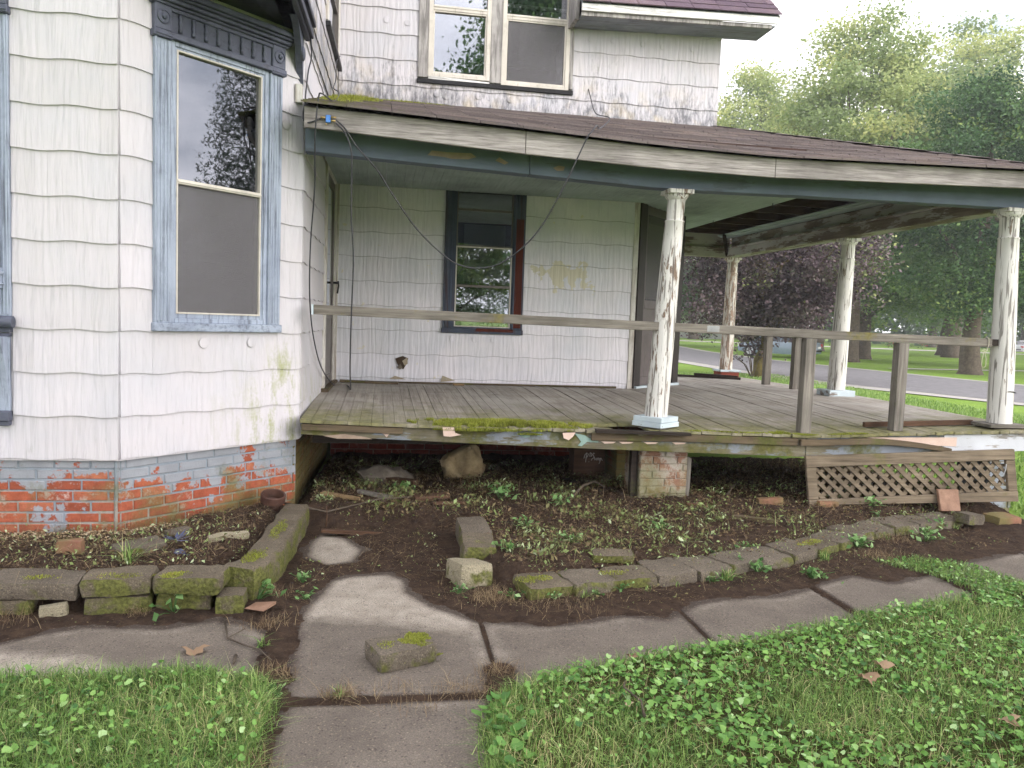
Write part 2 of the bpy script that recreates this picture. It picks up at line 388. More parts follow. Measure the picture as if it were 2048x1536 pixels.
def col_mat(name, brown, white, amt):
    g = G(name)
    a = g.noise(1, 6, .7, g.pos((16, 16, 2.6), rot=(0, R(9), 0)), .5); b = g.noise(1, 4, .6, g.pos((60, 60, 7), rot=(0, R(14), 0)))
    f = g.math('ADD', g.math('MULTIPLY', a, .7), g.math('MULTIPLY', b, .3))
    c = g.ramp(g.noise(5, 4), [(.3, white), (.7, tuple(min(1, v*1.1) for v in white[:3])+(1,))])
    mask = g.ramp(f, [(.56-amt*.16, 0), (.585-amt*.16, 1)])
    c = g.mix(mask, c, g.ramp(b, [(.35, tuple(v*.45 for v in brown[:3])+(1,)), (.65, brown)]))
    cr = g.ramp(g.noise(1, 3, .5, g.pos((42, 42, 2.2), rot=(0, R(16), 0)), .8), [(.55, 0), (.61, .75)])
    c = g.mix(cr, c, C(92,84,78))
    return g.done(c, .65, g.bump(mask, -.5, .006), spec=.3)
M['column'] = col_mat('peeling_column', C(132,112,96), C(208,206,201), .10)
M['column_crack'] = col_mat('cracked_column', C(140,124,110), C(210,208,203), -.05)
M['column_bare'] = col_mat('bare_column', C(166,142,124), C(206,202,194), .45)

def brick_mat(name, cols, paintcol=None, amt=0., lime=0., moss=0.):
    g = G(name); x, y, z = g.xyz()
    c = g.ramp(g.rnd(), [(i/(len(cols)-1), k) for i, k in enumerate(cols)])
    f = g.noise(22, 5, .7); c = g.mix(g.ramp(f, [(.35, .5), (.6, 0)]), c, tuple(v*.5 for v in cols[0][:3])+(1,))
    if lime: c = g.mix(g.ramp(g.noise(7, 6, .72), [(.56 if lime < .93 else .44, 0), (.66 if lime < .93 else .56, lime)]), c, C(206,196,190))
    pm = None
    if paintcol:
        pm = g.ramp(g.math('ADD', g.noise(4.2, 6, .68), g.math('MULTIPLY', g.band(z, .15, .58), amt)), [(.60, 0), (.63, 1)])
        c = g.mix(pm, c, g.ramp(g.noise(6, 5), [(.3, paintcol), (.7, tuple(v*.8 for v in paintcol[:3])+(1,))]))
    if moss:
        mm = g.ramp(g.math('ADD', g.noise(3.5, 5, .65), g.math('MULTIPLY', g.band(z, .5, .1), .2)), [(.62-moss*.35, 0), (.80-moss*.3, .8)])
        c = g.mix(mm, c, C(104,104,62))
    return g.done(c, .85, g.bump(g.math('ADD', f, g.noise(90, 2)), .5, .004), spec=.2)
M['brick_flake'] = brick_mat('flaking_brick', [C(146,78,58), C(172,96,70), C(160,86,66), C(178,112,84)], C(156,160,167), .24, .8, .08)
M['mortar_flake'] = brick_mat('flaking_mortar', [C(150,146,138), C(168,162,154)], C(146,156,166), .5, .3, .12)
M['brick_side'] = brick_mat('mossy_side_brick', [C(120,62,46), C(146,78,56)], None, 0, .1, .62)
M['mortar_side'] = brick_mat('mossy_side_mortar', [C(112,108,92), C(124,118,100)], None, 0, 0, .6)
M['brick_red'] = brick_mat('red_brick', [C(112,48,40), C(132,60,48), C(122,54,44)], None, 0, .25, 0)
M['mortar_red'] = brick_mat('red_mortar', [C(132,104,94), C(142,112,100)])
M['brick_pier'] = brick_mat('pier_brick', [C(134,100,84), C(154,118,98), C(144,108,92)], None, 0, .95, .42)
M['mortar_pier'] = brick_mat('pier_mortar', [C(166,158,146), C(176,168,154)], None, 0, 0, .3)
M['brick_blue'] = brick_mat('painted_pier_block', [C(150,160,172), C(170,178,188)], None, 0, .2, .1)
M['brick_loose'] = brick_mat('loose_brick', [C(134,92,78), C(154,110,92)], None, 0, .45, .4)

def concrete(name, dark, light, moss=0., speck=.6, useattr=False):
    g = G(name)
    sp = g.voro(62); n = g.noise(3, 6, .68); fine = g.noise(160, 3, .6)
    c = g.ramp(n, [(.3, dark), (.7, light)])
    if useattr:
        cl = g.math('ADD', g.attr('rnd'), g.math('MULTIPLY', g.math('SUBTRACT', g.noise(14, 5, .7), .5), .75))
        c = g.mix(g.ramp(cl, [(.25, 0), (.85, 1)]), c, g.ramp(g.noise(9, 5), [(.3, C(152,143,131)), (.7, C(186,177,164))]))
    if useattr: c = g.mix(g.math('MULTIPLY', g.ramp(g.math('ADD', g.attr('dirt'), g.math('MULTIPLY', g.math('SUBTRACT', g.noise(18, 5, .7), .5), .6)), [(.2, 0), (.75, 1)]), .92), c, C(58,47,42)); speck = .35
    c = g.mix(g.ramp(sp, [(.10, speck), (.30, 0)]), c, C(190,176,150))
    c = g.mix(g.ramp(g.voro(40, g.pos(off=(3,1,2))), [(.05, .8), (.25, 0)]), c, C(50,44,42))
    c = g.mix(g.ramp(fine, [(.4, .5), (.6, 0)]), c, tuple(v*.45 for v in dark[:3])+(1,))
    if moss:
        nz = g.node('ShaderNodeSeparateXYZ'); g.l.new(g.geo('Normal'), nz.inputs[0])
        side = g.band(nz.outputs[2], .75, .2)
        mm = g.ramp(g.math('ADD', g.noise(7, 5, .65), g.math('MULTIPLY', side, .22)), [(.86-moss*.5, 0), (.97-moss*.5, 1)])
        c = g.mix(mm, c, g.ramp(g.noise(60, 3), [(.3, C(64,66,34)), (.7, C(112,114,62))]))
    return g.done(c, .88, g.bump(g.math('ADD', g.math('ADD', g.math('MULTIPLY', sp, .8), fine), g.math('MULTIPLY', g.noise(22, 5, .7), 1.5 if moss else .3)), .7, .008), spec=.2)
M['slab'] = concrete('path_concrete', C(104,96,88), C(130,121,111), useattr=True)
M['block'] = concrete('mossy_edging_block', C(92,84,74), C(124,115,102), .30, .35)
M['block_mossy'] = concrete('very_mossy_block', C(90,82,70), C(120,110,94), .50, .3)
M['stone_pale'] = concrete('pale_upright_block', C(142,134,112), C(170,162,138), .3, .2)

def simple(name, c0, c1, scale=8, rough=.85, bump=.5, dist=.01, spec=.2, metal=0.):
    g = G(name); n = g.noise(scale, 6, .7); return g.done(g.ramp(n, [(.3, c0), (.7, c1)]), rough, g.bump(n, bump, dist), spec=spec, metal=metal)
def soil_mat():
    g = G('dark_soil'); n = g.noise(11, 6, .75); v = g.noise(70, 4, .7)
    c = g.ramp(n, [(.3, C(48,39,34)), (.7, C(88,72,60))])
    c = g.mix(g.ramp(v, [(.58, 0), (.72, .6)]), c, C(112,92,72))
    return g.done(c, .95, g.bump(g.math('ADD', n, v), 1., .03), spec=.1)
M['soil'] = soil_mat()
M['rock'] = simple('tan_rock', C(112,96,70), C(168,152,118), 7, .85, .8, .02)
M['rock_grey'] = simple('grey_rock', C(76,70,64), C(128,120,108), 8, .85, .8, .02)
M['terracotta'] = simple('terracotta', C(62,44,38), C(92,66,56), 12, .6, .3, .004)
M['tile'] = simple('brown_clay_tile', C(120,92,76), C(152,122,102), 14, .7, .3, .004)
M['asphalt'] = simple('asphalt', C(108,106,108), C(134,132,134), 3, .95, .4, .01)
M['gravel'] = simple('road_gravel', C(150,146,140), C(188,184,178), 30, .95, .6, .02)
M['pave'] = simple('far_pavement', C(176,172,166), C(196,192,186), 3)
def lawn_mat():
    g = G('lawn_ground'); n = g.noise(.35, 5, .6); f = g.noise(24, 5, .7); k = g.noise(2.2, 5, .65)
    c = g.ramp(n, [(.3, C(112,144,58)), (.7, C(138,168,74))]); c = g.mix(g.ramp(f, [(.35, .55), (.6, 0)]), c, C(70,90,40))
    c = g.mix(g.ramp(k, [(.5, 0), (.75, .4)]), c, C(140,148,92))
    return g.done(c, .9, g.bump(f, .8, .03), spec=.1)
M['lawn'] = lawn_mat()
M['cable'] = simple('grey_cable', C(52,52,56), C(76,76,80), 20, .5, .1)
M['twine'] = simple('pale_twine', C(176,172,150), C(206,202,182), 30, .8, .1)
M['blue_plastic'] = simple('blue_plastic', C(64,110,186), C(96,146,214), 9, .4, .1)
M['brass'] = simple('brass', C(150,128,84), C(184,160,110), 9, .35, .1, metal=.6)
M['shade'] = simple('roller_shade', C(196,192,184), C(214,210,202), 3, .8, .1)
M['paper'] = simple('window_card', C(150,146,136), C(176,172,162), 3, .8, .1)
M['curtain'] = simple('brown_curtain', C(60,48,40), C(84,70,58), 6, .9, .3)
M['interior'] = simple('interior_wall', C(96,86,78), C(112,102,92), 2, .9, .1)
M['sash'] = paint('old_sash', C(176,168,146), C(196,188,166), 'z', .2, C(128,118,98))
M['sash_dark'] = paint('dark_sash', C(44,38,36), C(60,52,48), 'z', .2, C(40,34,32))
M['chalk'] = simple('chalk_paint', C(196,188,180), C(210,204,196), 9, .9, .1)
M['white_plaster'] = simple('broken_sheathing', C(150,138,116), C(176,166,146), 18, .9, .6)
M['peel_pink'] = simple('pink_underpaint', C(196,172,158), C(210,188,174), 12, .8, .2)
M['peel_teal'] = simple('teal_underpaint', C(124,150,142), C(146,168,160), 12, .8, .2)
M['peel_bare'] = simple('bare_patch', C(140,122,108), C(166,148,132), 16, .85, .3)
M['blue_flower'] = simple('dark_blue_plastic', C(58,62,84), C(84,92,120), 9, .5, .1)
M['white_flake'] = simple('white_flake', C(214,214,210), C(232,232,228), 20, .7, .1)
def roof_mat(name, c0, c1, c2, moss):
    g = G(name); x, y, z = g.xyz()
    c = g.ramp(g.rnd(), [(0, c0), (.5, c1), (1, c2)])
    gr = g.noise(140, 3, .7); c = g.mix(g.ramp(gr, [(.35, .5), (.65, 0)]), c, tuple(v*.45 for v in c0[:3])+(1,))
    c = g.mix(g.ramp(g.noise(2.5, 5, .7), [(.5, 0), (.75, .4)]), c, C(136,118,106))
    if moss: 
        mm = g.math('MULTIPLY', g.band(x, .4, -.5), moss); c = g.mix(g.ramp(g.math('ADD', g.noise(9, 5, .7), g.math('MULTIPLY', mm, .5)), [(.66, 0), (.85, .8)]), c, C(92,94,50))
    return g.done(c, .95, g.bump(gr, .5, .004), spec=.15)
M['roof'] = roof_mat('brown_shingle', C(96,88,88), C(110,101,100), C(126,116,113), .6)
M['roof_up'] = roof_mat('purple_brown_shingle', C(96,82,94), C(112,96,106), C(124,108,116), 0)

def glass():
    g = G('window_glass'); f = g.node('ShaderNodeFresnel'); f.inputs[0].default_value = 1.9
    n = g.bump(g.noise(2.5, 2, .5), .02, .02)
    gl = g.node('ShaderNodeBsdfGlossy'); gl.inputs['Roughness'].default_value = .015; g.l.new(n, gl.inputs['Normal']); g.l.new(n, f.inputs['Normal'])
    gl.inputs['Color'].default_value = (.9, .93, 1, 1)
    tr = g.node('ShaderNodeBsdfTransparent'); tr.inputs[0].default_value = (.86, .88, .88, 1)
    mx = g.node('ShaderNodeMixShader'); k = g.math('MULTIPLY', f.outputs[0], 3.2, True)
    g.l.new(k, mx.inputs[0]); g.l.new(tr.outputs[0], mx.inputs[1]); g.l.new(gl.outputs[0], mx.inputs[2]); g.l.new(mx.outputs[0], g.out.inputs['Surface']); return g.mat
M['glass'] = glass()
def screen():
    g = G('insect_screen'); w = g.wave(260, g.pos(), .2, 0, 1, 'Z')
    d = g.node('ShaderNodeBsdfDiffuse'); g.set(d.inputs[0], g.mix(g.ramp(g.noise(2, 3, .5, g.pos((60,60,1.2))), [(.3, .0), (.7, .4)]), C(126,124,127), C(104,102,105)))
    tr = g.node('ShaderNodeBsdfTransparent'); mx = g.node('ShaderNodeMixShader'); mx.inputs[0].default_value = .5
    g.l.new(tr.outputs[0], mx.inputs[1]); g.l.new(d.outputs[0], mx.inputs[2]); g.l.new(mx.outputs[0], g.out.inputs['Surface']); return g.mat
M['screen'] = screen()
def leafmat(name, stops, trans=.3, rough=.5, spec=.3):
    g = G(name); c = g.ramp(g.attr('rnd'), stops); return g.done(c, rough, None, spec=spec, trans=trans)
M['grass'] = leafmat('grass_blades', [(0, C(62,90,44)), (.35, C(96,128,62)), (.7, C(134,164,88)), (.92, C(166,186,114)), (1, C(196,182,138))], .2, .5)
M['clover'] = leafmat('ground_ivy', [(0, C(66,108,54)), (.4, C(104,148,72)), (.75, C(138,180,92)), (1, C(176,206,146))], .3, .4)
M['litter'] = leafmat('pulled_weeds', [(0, C(62,48,40)), (.3, C(98,78,60)), (.5, C(128,110,80)), (.7, C(112,126,74)), (.85, C(140,160,98)), (1, C(184,196,158))], .2, .7)
M['straw'] = leafmat('dry_roots', [(0, C(70,52,42)), (.5, C(118,98,76)), (1, C(168,150,116))], .1, .8)
M['moss'] = leafmat('moss_cushion', [(0, C(92,92,38)), (.5, C(142,150,58)), (.85, C(174,180,84)), (1, C(170,140,76))], .25, .8)
M['maple'] = leafmat('maple_leaves', [(0, C(66,94,56)), (.5, C(100,132,74)), (.85, C(134,160,88)), (1, C(172,182,96))], .35)
M['maple_light'] = leafmat('pale_maple_leaves', [(0, C(116,134,92)), (.5, C(150,166,112)), (.85, C(182,190,128)), (1, C(206,206,136))], .45)
M['maple_dark'] = leafmat('dark_leaves', [(0, C(54,82,56)), (.5, C(82,114,72)), (.9, C(112,142,84)), (1, C(146,164,92))], .3)
M['purple'] = leafmat('purple_leaves', [(0, C(58,50,56)), (.5, C(84,70,75)), (.85, C(116,100,102)), (.97, C(104,110,88)), (1, C(158,166,108))], .2)
M['spruce'] = leafmat('spruce_needles', [(0, C(24,36,28)), (1, C(52,72,52))], .1)
M['deadleaf'] = leafmat('dead_leaf', [(0, C(128,102,80)), (.5, C(158,134,108)), (1, C(186,168,144))], .2, .8)
M['broadleaf'] = leafmat('broad_leaf', [(0, C(74,112,58)), (.5, C(112,150,86)), (1, C(158,188,130))], .3, .5)
M['redflower'] = leafmat('red_flowers', [(0, C(196,60,56)), (.6, C(222,110,104)), (1, C(236,214,206))], .2)
M['pebble'] = leafmat('pebbles', [(0, C(128,108,80)), (.5, C(176,154,118)), (1, C(216,200,172))], .02, .7)
M['bark'] = simple('bark', C(66,58,50), C(104,94,82), 9, .95, .9, .03)
M['bark_moss'] = simple('mossy_bark', C(74,66,44), C(124,112,66), 5, .95, .9, .02)
# ------------------------------------------------------------------ house
frA = Fr((-3.6, 5.15), (-1.561, 5.15)); frB = Fr((-1.561, 5.15), (-.595, 6.115)); frE = Fr((-.595, 6.115), (-.525, 8.85))
frD = Fr((-.525, 8.85), (2.85, 8.85)); frDU = Fr((-.525, 8.85), (3.714, 8.85)); frG = Fr((2.85, 8.85), (3.714, 9.714))
frH = Fr((3.714, 9.714), (3.714, 13.5)); frAU = Fr((-3.6, 5.15), (-.6197, 5.15)); frEU = Fr((-.6197, 5.15), (-.525, 8.85))
house = empty('house', (0, 9, 0), 'old white two-storey house with scalloped shingle siding and blue window trim', 'house')
Z0, EXP = .57, .2608

def wall_core(name, fr, u0, u1, z0, z1, ops, mat, parent, d0=-.12, d1=-.002):
    us = sorted({u0, u1, *[min(max(o[i], u0), u1) for o in ops for i in (0, 1)]}); zs = sorted({z0, z1, *[min(max(o[i], z0), z1) for o in ops for i in (2, 3)]})
    mb = MB()
    for a, b in zip(us, us[1:]):
        for c, d in zip(zs, zs[1:]):
            if any(o[0] <= (a+b)/2 <= o[1] and o[2] <= (c+d)/2 <= o[3] for o in ops): continue
            mb.fbox(fr, a, b, d0, d1, c, d)
    return mb.build(name, mat, parent)
def shingles(part, fr, u0, u1, zlo, zhi, ops, mat, seed=0, wid=.61, holes=()):
    rr = random.Random(seed); k0 = math.floor((zlo-Z0)/EXP - 1e-6); k = k0
    while Z0 + k*EXP < zhi:
        zb, zt = Z0 + k*EXP, Z0 + (k+1)*EXP + .012
        off = (k % 2)*wid/2 + rr.uniform(-.05, .05); cuts = [u0, u1]; a = u0 - wid + off
        while a < u1:
            if u0 + .06 < a < u1 - .06: cuts.append(a)
            a += wid
        cuts.sort()
        for a, b in zip(cuts, cuts[1:]):
            # pieces left of / right of / above / below the openings
            cells = [(a, b, max(zb, zlo), min(zt, zhi))]
            for o in ops:
                nx = []
                for c in cells:
                    if o[1] <= c[0]+.001 or o[0] >= c[1]-.001 or o[3] <= c[2]+.001 or o[2] >= c[3]-.001: nx.append(c); continue
                    if o[0] > c[0]+.01: nx.append((c[0], o[0], c[2], c[3]))
                    if o[1] < c[1]-.01: nx.append((o[1], c[1], c[2], c[3]))
                    m0, m1 = max(c[0], o[0]), min(c[1], o[1])
                    if o[2] > c[2]+.01: nx.append((m0, m1, c[2], o[2]))
                    if o[3] < c[3]-.01: nx.append((m0, m1, o[3], c[3]))
                cells = nx
            for (p, q, za, zc) in cells:
                if q-p < .008 or zc-za < .008: continue
                wav = abs(za-zb) < .004; n = max(2, int((q-p)/.036)); mb = MB(); g_ = .0004
                us = np.linspace(p+g_, q-g_, n+1); tl = rr.uniform(-.002, .002); pr = rr.uniform(0, .0010)
                dB_ = lambda z: .014 + pr - (z-zb)/EXP*.0115
                fb, bb, ft, bt = [], [], [], []
                for u in us:
                    z = za + (.0058*math.sin(2*math.pi*(u/.34)) + tl*(u-p)/.6 if wav else 0)
                    for L, d, zz in ((fb, dB_(za), z), (bb, -.001, z), (ft, dB_(zc), zc), (bt, -.001, zc)):
                        L.append(len(mb.v)); mb.v.append(fr(u, d, zz))
                for i in range(n):
                    for f in ((fb[i], fb[i+1], ft[i+1], ft[i]), (bb[i+1], bb[i], fb[i], fb[i+1])[::1], (ft[i], ft[i+1], bt[i+1], bt[i])):
                        mb.f.append(list(f)); mb.m.append(0)
                for i in (0, n):
                    mb.f.append([fb[i], ft[i], bt[i], bb[i]]); mb.m.append(0)
                mb.build('shingle', mat, part)
        k += 1
_bm = {}
def brick_mesh(mat, L=.198, H=.057, D=.05, n=4):
    key = (mat.name, L, H)
    if key not in _bm:
        _bm[key] = []
        for i in range(n):
            mb = MB(); c = .0045; j = lambda: random.uniform(-.0022, .0022)
            x, z = L/2, H/2
            back = [(-x, D, -z), (x, D, -z), (x, D, z), (-x, D, z)]; mid = [(a+j(), .006+j()*.5, b+j()) for a, b in ((-x,-z),(x,-z),(x,z),(-x,z))]
            fr_ = [(a+j(), j()*.6, b+j()) for a, b in ((-x+c,-z+c),(x-c,-z+c),(x-c,z-c),(-x+c,z-c))]
            mb.v += [Vector(p) for p in back+mid+fr_]
            for a, b in ((0, 4), (4, 8)):
                for k in range(4): mb.f.append([a+k, a+(k+1)%4, b+(k+1)%4, b+k]); mb.m.append(0)
            mb.f.append([8, 9, 10, 11]); mb.m.append(0)
            _bm[key].append(mb.mesh('brick', mat))
    return _bm[key]
def bricks(part, fr, u0, u1, z0, z1, mat, proud=.006, d=0., L=.205, H=.0672, jit=.0015):
    ms = brick_mesh(mat); rz = math.atan2(fr.u.y, fr.u.x); k = 0; z = z0
    while z + H*.6 < z1:
        u = u0 - (L/2 if k % 2 else 0) - (.05 if k % 3 == 1 else 0)
        while u < u1 - .02:
            a, b = max(u, u0), min(u+L, u1); w = b-a-.010
            if w > .02:
                me = random.choice(ms); o = link('brick', me, part)
                p = fr((a+b)/2, d + proud + random.uniform(-jit, jit)*1.5, z + H/2)
                o.location = p; o.rotation_euler = (random.uniform(-.01, .01), random.uniform(-.012, .012), rz + random.uniform(-.01, .01)); o.scale = (w/.198, 1, 1)
            u += L
        z += H; k += 1
def rot_frame(fr): return fr

opB = (.205, 1.155, 1.357, 3.36); opA = (.32, 1.452, .775, 3.36); opD = (1.18, 2.071, 1.345, 3.06); opE = (1.60, 2.66, .74, 2.92)
opEU = (2.32, 3.62, 4.03, 5.6); opDU = (.84, 2.531, 4.003, 5.6)
hB, hA, hD, hE = (.34, 1.03, 1.45, 3.14), (.5, 1.33, 1.45, 3.14), (1.305, 1.935, 1.42, 2.98), (1.70, 2.56, .78, 2.85)
hEU, hU1, hU2 = (2.45, 3.5, 4.12, 5.5), (.955, 1.575, 4.07, 5.5), (1.755, 2.485, 4.06, 5.5)
wA = wall_core('front_wall', frA, 0, frA.w, .56, 3.5, [hA], M['siding_bay'], house)
wB = wall_core('bay_wall', frB, 0, frB.w, .56, 3.5, [hB], M['siding_bay'], house)
wE = wall_core('side_wall', frE, 0, frE.w, .56, 3.5, [hE], M['siding_bay'], house)
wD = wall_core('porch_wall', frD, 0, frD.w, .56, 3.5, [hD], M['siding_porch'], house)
wU = wall_core('upper_wall', frDU, 0, frDU.w, 3.5, 5.8, [hU1, hU2], M['siding_upper'], house)
wEU = wall_core('upper_side_wall', frEU, 0, frEU.w-.1, 3.5, 5.8, [hEU], M['siding_upper'], house)
wAU = wall_core('upper_front_wall', frAU, 0, frAU.w, 3.5, 5.8, [], M['siding_bay'], house)
shingles(wA, frA, 1.0, frA.w-.003, Z0-.01, 3.5, [opA], M['siding_bay'], 1)
shingles(wB, frB, .003, frB.w-.004, Z0-.01, 3.47, [opB], M['siding_bay'], 2)
shingles(wE, frE, .012, frE.w-.02, Z0-.01, 3.45, [opE], M['siding_bay'], 3)
shingles(wEU, frEU, 1.0, frEU.w-.02, 3.54, 5.0, [opEU], M['siding_upper'], 4)
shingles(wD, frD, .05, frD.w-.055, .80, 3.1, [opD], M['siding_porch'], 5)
shingles(wU, frDU, .02, frDU.w, 3.6, 5.0, [opDU], M['siding_upper'], 6)
# lower door wall across the cut corner, and the hidden sides
wG = wall_core('corner_wall', frG, 0, frG.w, .56, 3.5, [(.16, 1.06, .78, 2.9)], M['door'], house)
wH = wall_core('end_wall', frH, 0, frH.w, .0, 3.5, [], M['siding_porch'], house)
MB().fbox(Fr((3.714, 8.85), (3.714, 13.5)), .13, 4.6, -.12, 0, 3.5, 5.8).build('upper_end_wall', M['siding_upper'], house)
MB().face([(2.85,8.88,3.5),(3.71,8.88,3.5),(3.71,9.72,3.5)]).build('corner_soffit', M['soffit_paint'], house)
mb = MB()
mb.box((-3.6, 13.4, 0), (3.714, 13.5, 5.8)).box((-3.7, 5.0, 0), (-3.6, 13.5, 5.8)).box((-3.6, 5.3, 5.8), (-.65, 8.9, 5.9)).box((-3.6, 8.9, 5.8), (3.714, 13.5, 5.9))
mb.box((-.7, 9.0, .4), (2.9, 13.4, .5)).box((-.7, 9.0, 3.4), (3.6, 13.4, 3.48))
mb.box((-3.5, 8.2, .5), (-.8, 8.3, 3.4)).box((-.7, 11.3, .5), (3.6, 11.4, 3.4)).box((-.5, 11.0, 3.5), (3.6, 11.1, 5.8))
for zz in (.4, 3.4): mb.prism([(-3.55,5.3,zz),(-1.66,5.3,zz),(-.76,6.2,zz),(-.72,13.4,zz),(-3.55,13.4,zz)], (0,0,.08))
mb.build('interior', M['interior'], house)
# foundation
fnd = {}
for nm, fr, u0, w, z0, mt, mm, dd in (('front_foundation', frA, 0, frA.w, .10, 'brick_flake', 'mortar_flake', -.03), ('bay_foundation', frB, -.01, frB.w, .03, 'brick_flake', 'mortar_flake', -.03),
        ('side_foundation', frE, 0, frE.w, .02, 'brick_side', 'mortar_side', -.035), ('porch_wall_foundation', frD, 0, frD.w, -.1, 'brick_red', 'mortar_red', -.02)):
    p = MB().fbox(fr, u0, w, -.3, dd, -.25, .64).build(nm, M[mm], house)
    bricks(p, fr, max(u0, 1.25 if fr is frA else 0), w, z0, .60 if fr is not frD else .70, M[mt], .006, dd)
# mesh of wire over the side foundation
mb = MB()
for i in range(12):
    for sgn in (1, -1):
        a = .05 + i*.16; b = a + sgn*.42
        if 0 <= b <= 1.9: mb.tube([frE(a, -.02, .04), frE((a+b)/2, -.016, .30), frE(b, -.02, .56)], .0008, 4)
tag(mb.build('wire_netting', M['rot_wood'], house), kind='stuff')

# corner boards
MB().fbox(frD, 0, .05, -.01, .022, .74, 3.3).build('corner_board', M['white_trim'], house, bevel=.003)
MB().fbox(frD, frD.w-.055, frD.w+.004, -.01, .02, .77, 3.3).build('corner_board', M['white_trim'], house, bevel=.003)

# bay upper storey: overhanging square corner, its soffit and mouldings
MB().prism([(-1.62, 5.135, 3.5), (-.60, 5.135, 3.5), (-.60, 6.16, 3.5)], (0, 0, .03)).build('bay_soffit', M['soffit_dark'], house)
MB().fbox(frEU, -.03, .99, 0, .035, 3.46, 3.60).fbox(frEU, -.05, .99, .035, .06, 3.48, 3.53).fbox(frEU, -.05, .99, .035, .075, 3.56, 3.60).build('bay_moulding', M['soffit_dark'], house, bevel=.004)
MB().fbox(frAU, 2.0, frAU.w+.03, 0, .035, 3.46, 3.60).fbox(frAU, 2.0, frAU.w+.05, .035, .06, 3.48, 3.53).build('bay_moulding', M['soffit_dark'], house, bevel=.004)
pr = []
for i in range(13):
    t = i/12; pr.append((0, 5.60 + .50*t, 3.455 - .33*(t**2.6)))
poly = [(-.60, y, z) for _, y, z in pr] + [(-.60, 6.10, 3.455)]
b_ = MB().prism(poly, (-.045, 0, 0)).build('corner_bracket', M['trim_dark'], house, bevel=.003)
MB().box((-.648, 6.03, 3.0), (-.60, 6.10, 3.13)).build('bracket_foot', M['white_trim'], b_, bevel=.003)
MB().lathe((-.60, 6.0, 3.33), [(.05, 0), (.05, .012), (.03, .02), (.0, .022)], 14, axis=(Vector((1,0,0)), Vector((0,1,0)), Vector((0,0,1)))).build('bracket_rosette', M['trim_dark'], b_)

# ---------------- windows
def pane(fr, u0, u1, z0, z1, d, mat, parent, name='pane'):
    return MB().fbox(fr, u0, u1, d-.004, d, z0, z1).build(name, mat, parent)
def ring(fr, u0, u1, z0, z1, w, d0, d1, wb=None):
    wb = wb or w; mb = MB()
    mb.fbox(fr, u0, u0+w, d0, d1, z0, z1).fbox(fr, u1-w, u1, d0, d1, z0, z1).fbox(fr, u0+w, u1-w, d0, d1-.0008, z1-w, z1).fbox(fr, u0+w, u1-w, d0, d1-.0008, z0, z0+wb)
    return mb
def fluted(fr, u0, u1, z0, z1, d, n=4):
    mb = MB(); mb.fbox(fr, u0, u1, 0, d, z0, z1); w = (u1-u0)/(n*2+1)
    for i in range(n): mb.fbox(fr, u0+w*(2*i+1), u0+w*(2*i+2), d, d+.006, z0+.01, z1-.01)
    mb.fbox(fr, u0-.001, u0+w*.7, d-.001, d+.012, z0, z1); return mb
def rosette(fr, u, z, d, r, parent, mat):
    MB().lathe(fr(u, d, z), [(r, 0), (r, .008), (r*.8, .012), (r*.75, .006), (r*.42, .006), (r*.36, .02), (.0, .03)], 18, axis=(fr.n, fr.u, Vector((0,0,1)))).build('rosette', mat, parent, smooth=True, angle=40)
def cornice(fr, u0, u1, win):
    k = ring(fr, u0, u1, 0, 1, .1, 0, .1) if 0 else MB()
    k.fbox(fr, u0+.10, u1-.10, 0, .03, 3.15, 3.335).fbox(fr, u0+.10, u1-.10, .03, .055, 3.15, 3.185).fbox(fr, u0+.10, u1-.10, .03, .045, 3.31, 3.335)
    o = k.build('frieze', M['trim_dark'], win, bevel=.004)
    k = MB()
    for z0, z1, d in ((3.335, 3.352, .06), (3.352, 3.375, .085), (3.375, 3.39, .11), (3.39, 3.425, .135)): k.fbox(fr, u0-d*.35, u1+d*.35, -.002, d, z0, z1)
    k.build('cornice', M['trim_dark'], win, bevel=.005)
    n = 8
    for i in range(n):
        u = u0+.17 + (u1-u0-.34)*i/(n-1)
        MB().lathe(fr(u, .038, 3.20), [(.012, 0), (.013, .02), (.008, .03), (.014, .045), (.014, .058), (.008, .07), (.013, .085), (.013, .105)], 8).build('spindle', M['trim_dark'], o, smooth=True)
    for u in (u0+.052, u1-.052):
        b = MB().fbox(fr, u-.055, u+.055, 0, .05, 3.185, 3.335).fbox(fr, u-.062, u+.062, 0, .055, 3.14, 3.185).fbox(fr, u-.058, u+.058, .0, .06, 3.15, 3.165).build('corner_block', M['trim_dark'], win, bevel=.005)
        rosette(fr, u, 3.262, .05, .043, b, M['trim_dark'])
win = empty('window', frB(.68, 0, 1.36)); win.parent = house; win.matrix_parent_inverse = parent_mat(house).inverted()
def sub_empty(name, p):
    e = empty(name, p); e.parent = house; e.matrix_parent_inverse = parent_mat(house).inverted(); return e
# bay window
fluted(frB, .205, .315, 1.41, 3.14, .03).build('casing', M['trim'], win, bevel=.003)
fluted(frB, 1.045, 1.155, 1.41, 3.14, .03).build('casing', M['trim'], win, bevel=.003)
mb = MB().fbox(frB, .195, 1.165, 0, .045, 1.355, 1.41); mb.build('sill', M['trim_x'], win, bevel=.004)
ring(frB, .315, 1.045, 1.41, 3.15, .03, -.06, .022).build('stop_frame', M['trim'], win, bevel=.003)
ring(frB, .345, 1.015, 1.44, 3.12, .017, -.05, .012, .03).build('inner_frame', M['trim'], win, bevel=.002)
ring(frB, .36, .995, 1.468, 3.105, .011, -.03, .018).build('storm_frame', M['alum'], win, bevel=.002)
MB().fbox(frB, .365, .99, -.03, .022, 2.285, 2.315).fbox(frB, .365, .99, .02, .028, 2.294, 2.304).build('meeting_rail', M['alum'], win, bevel=.002)
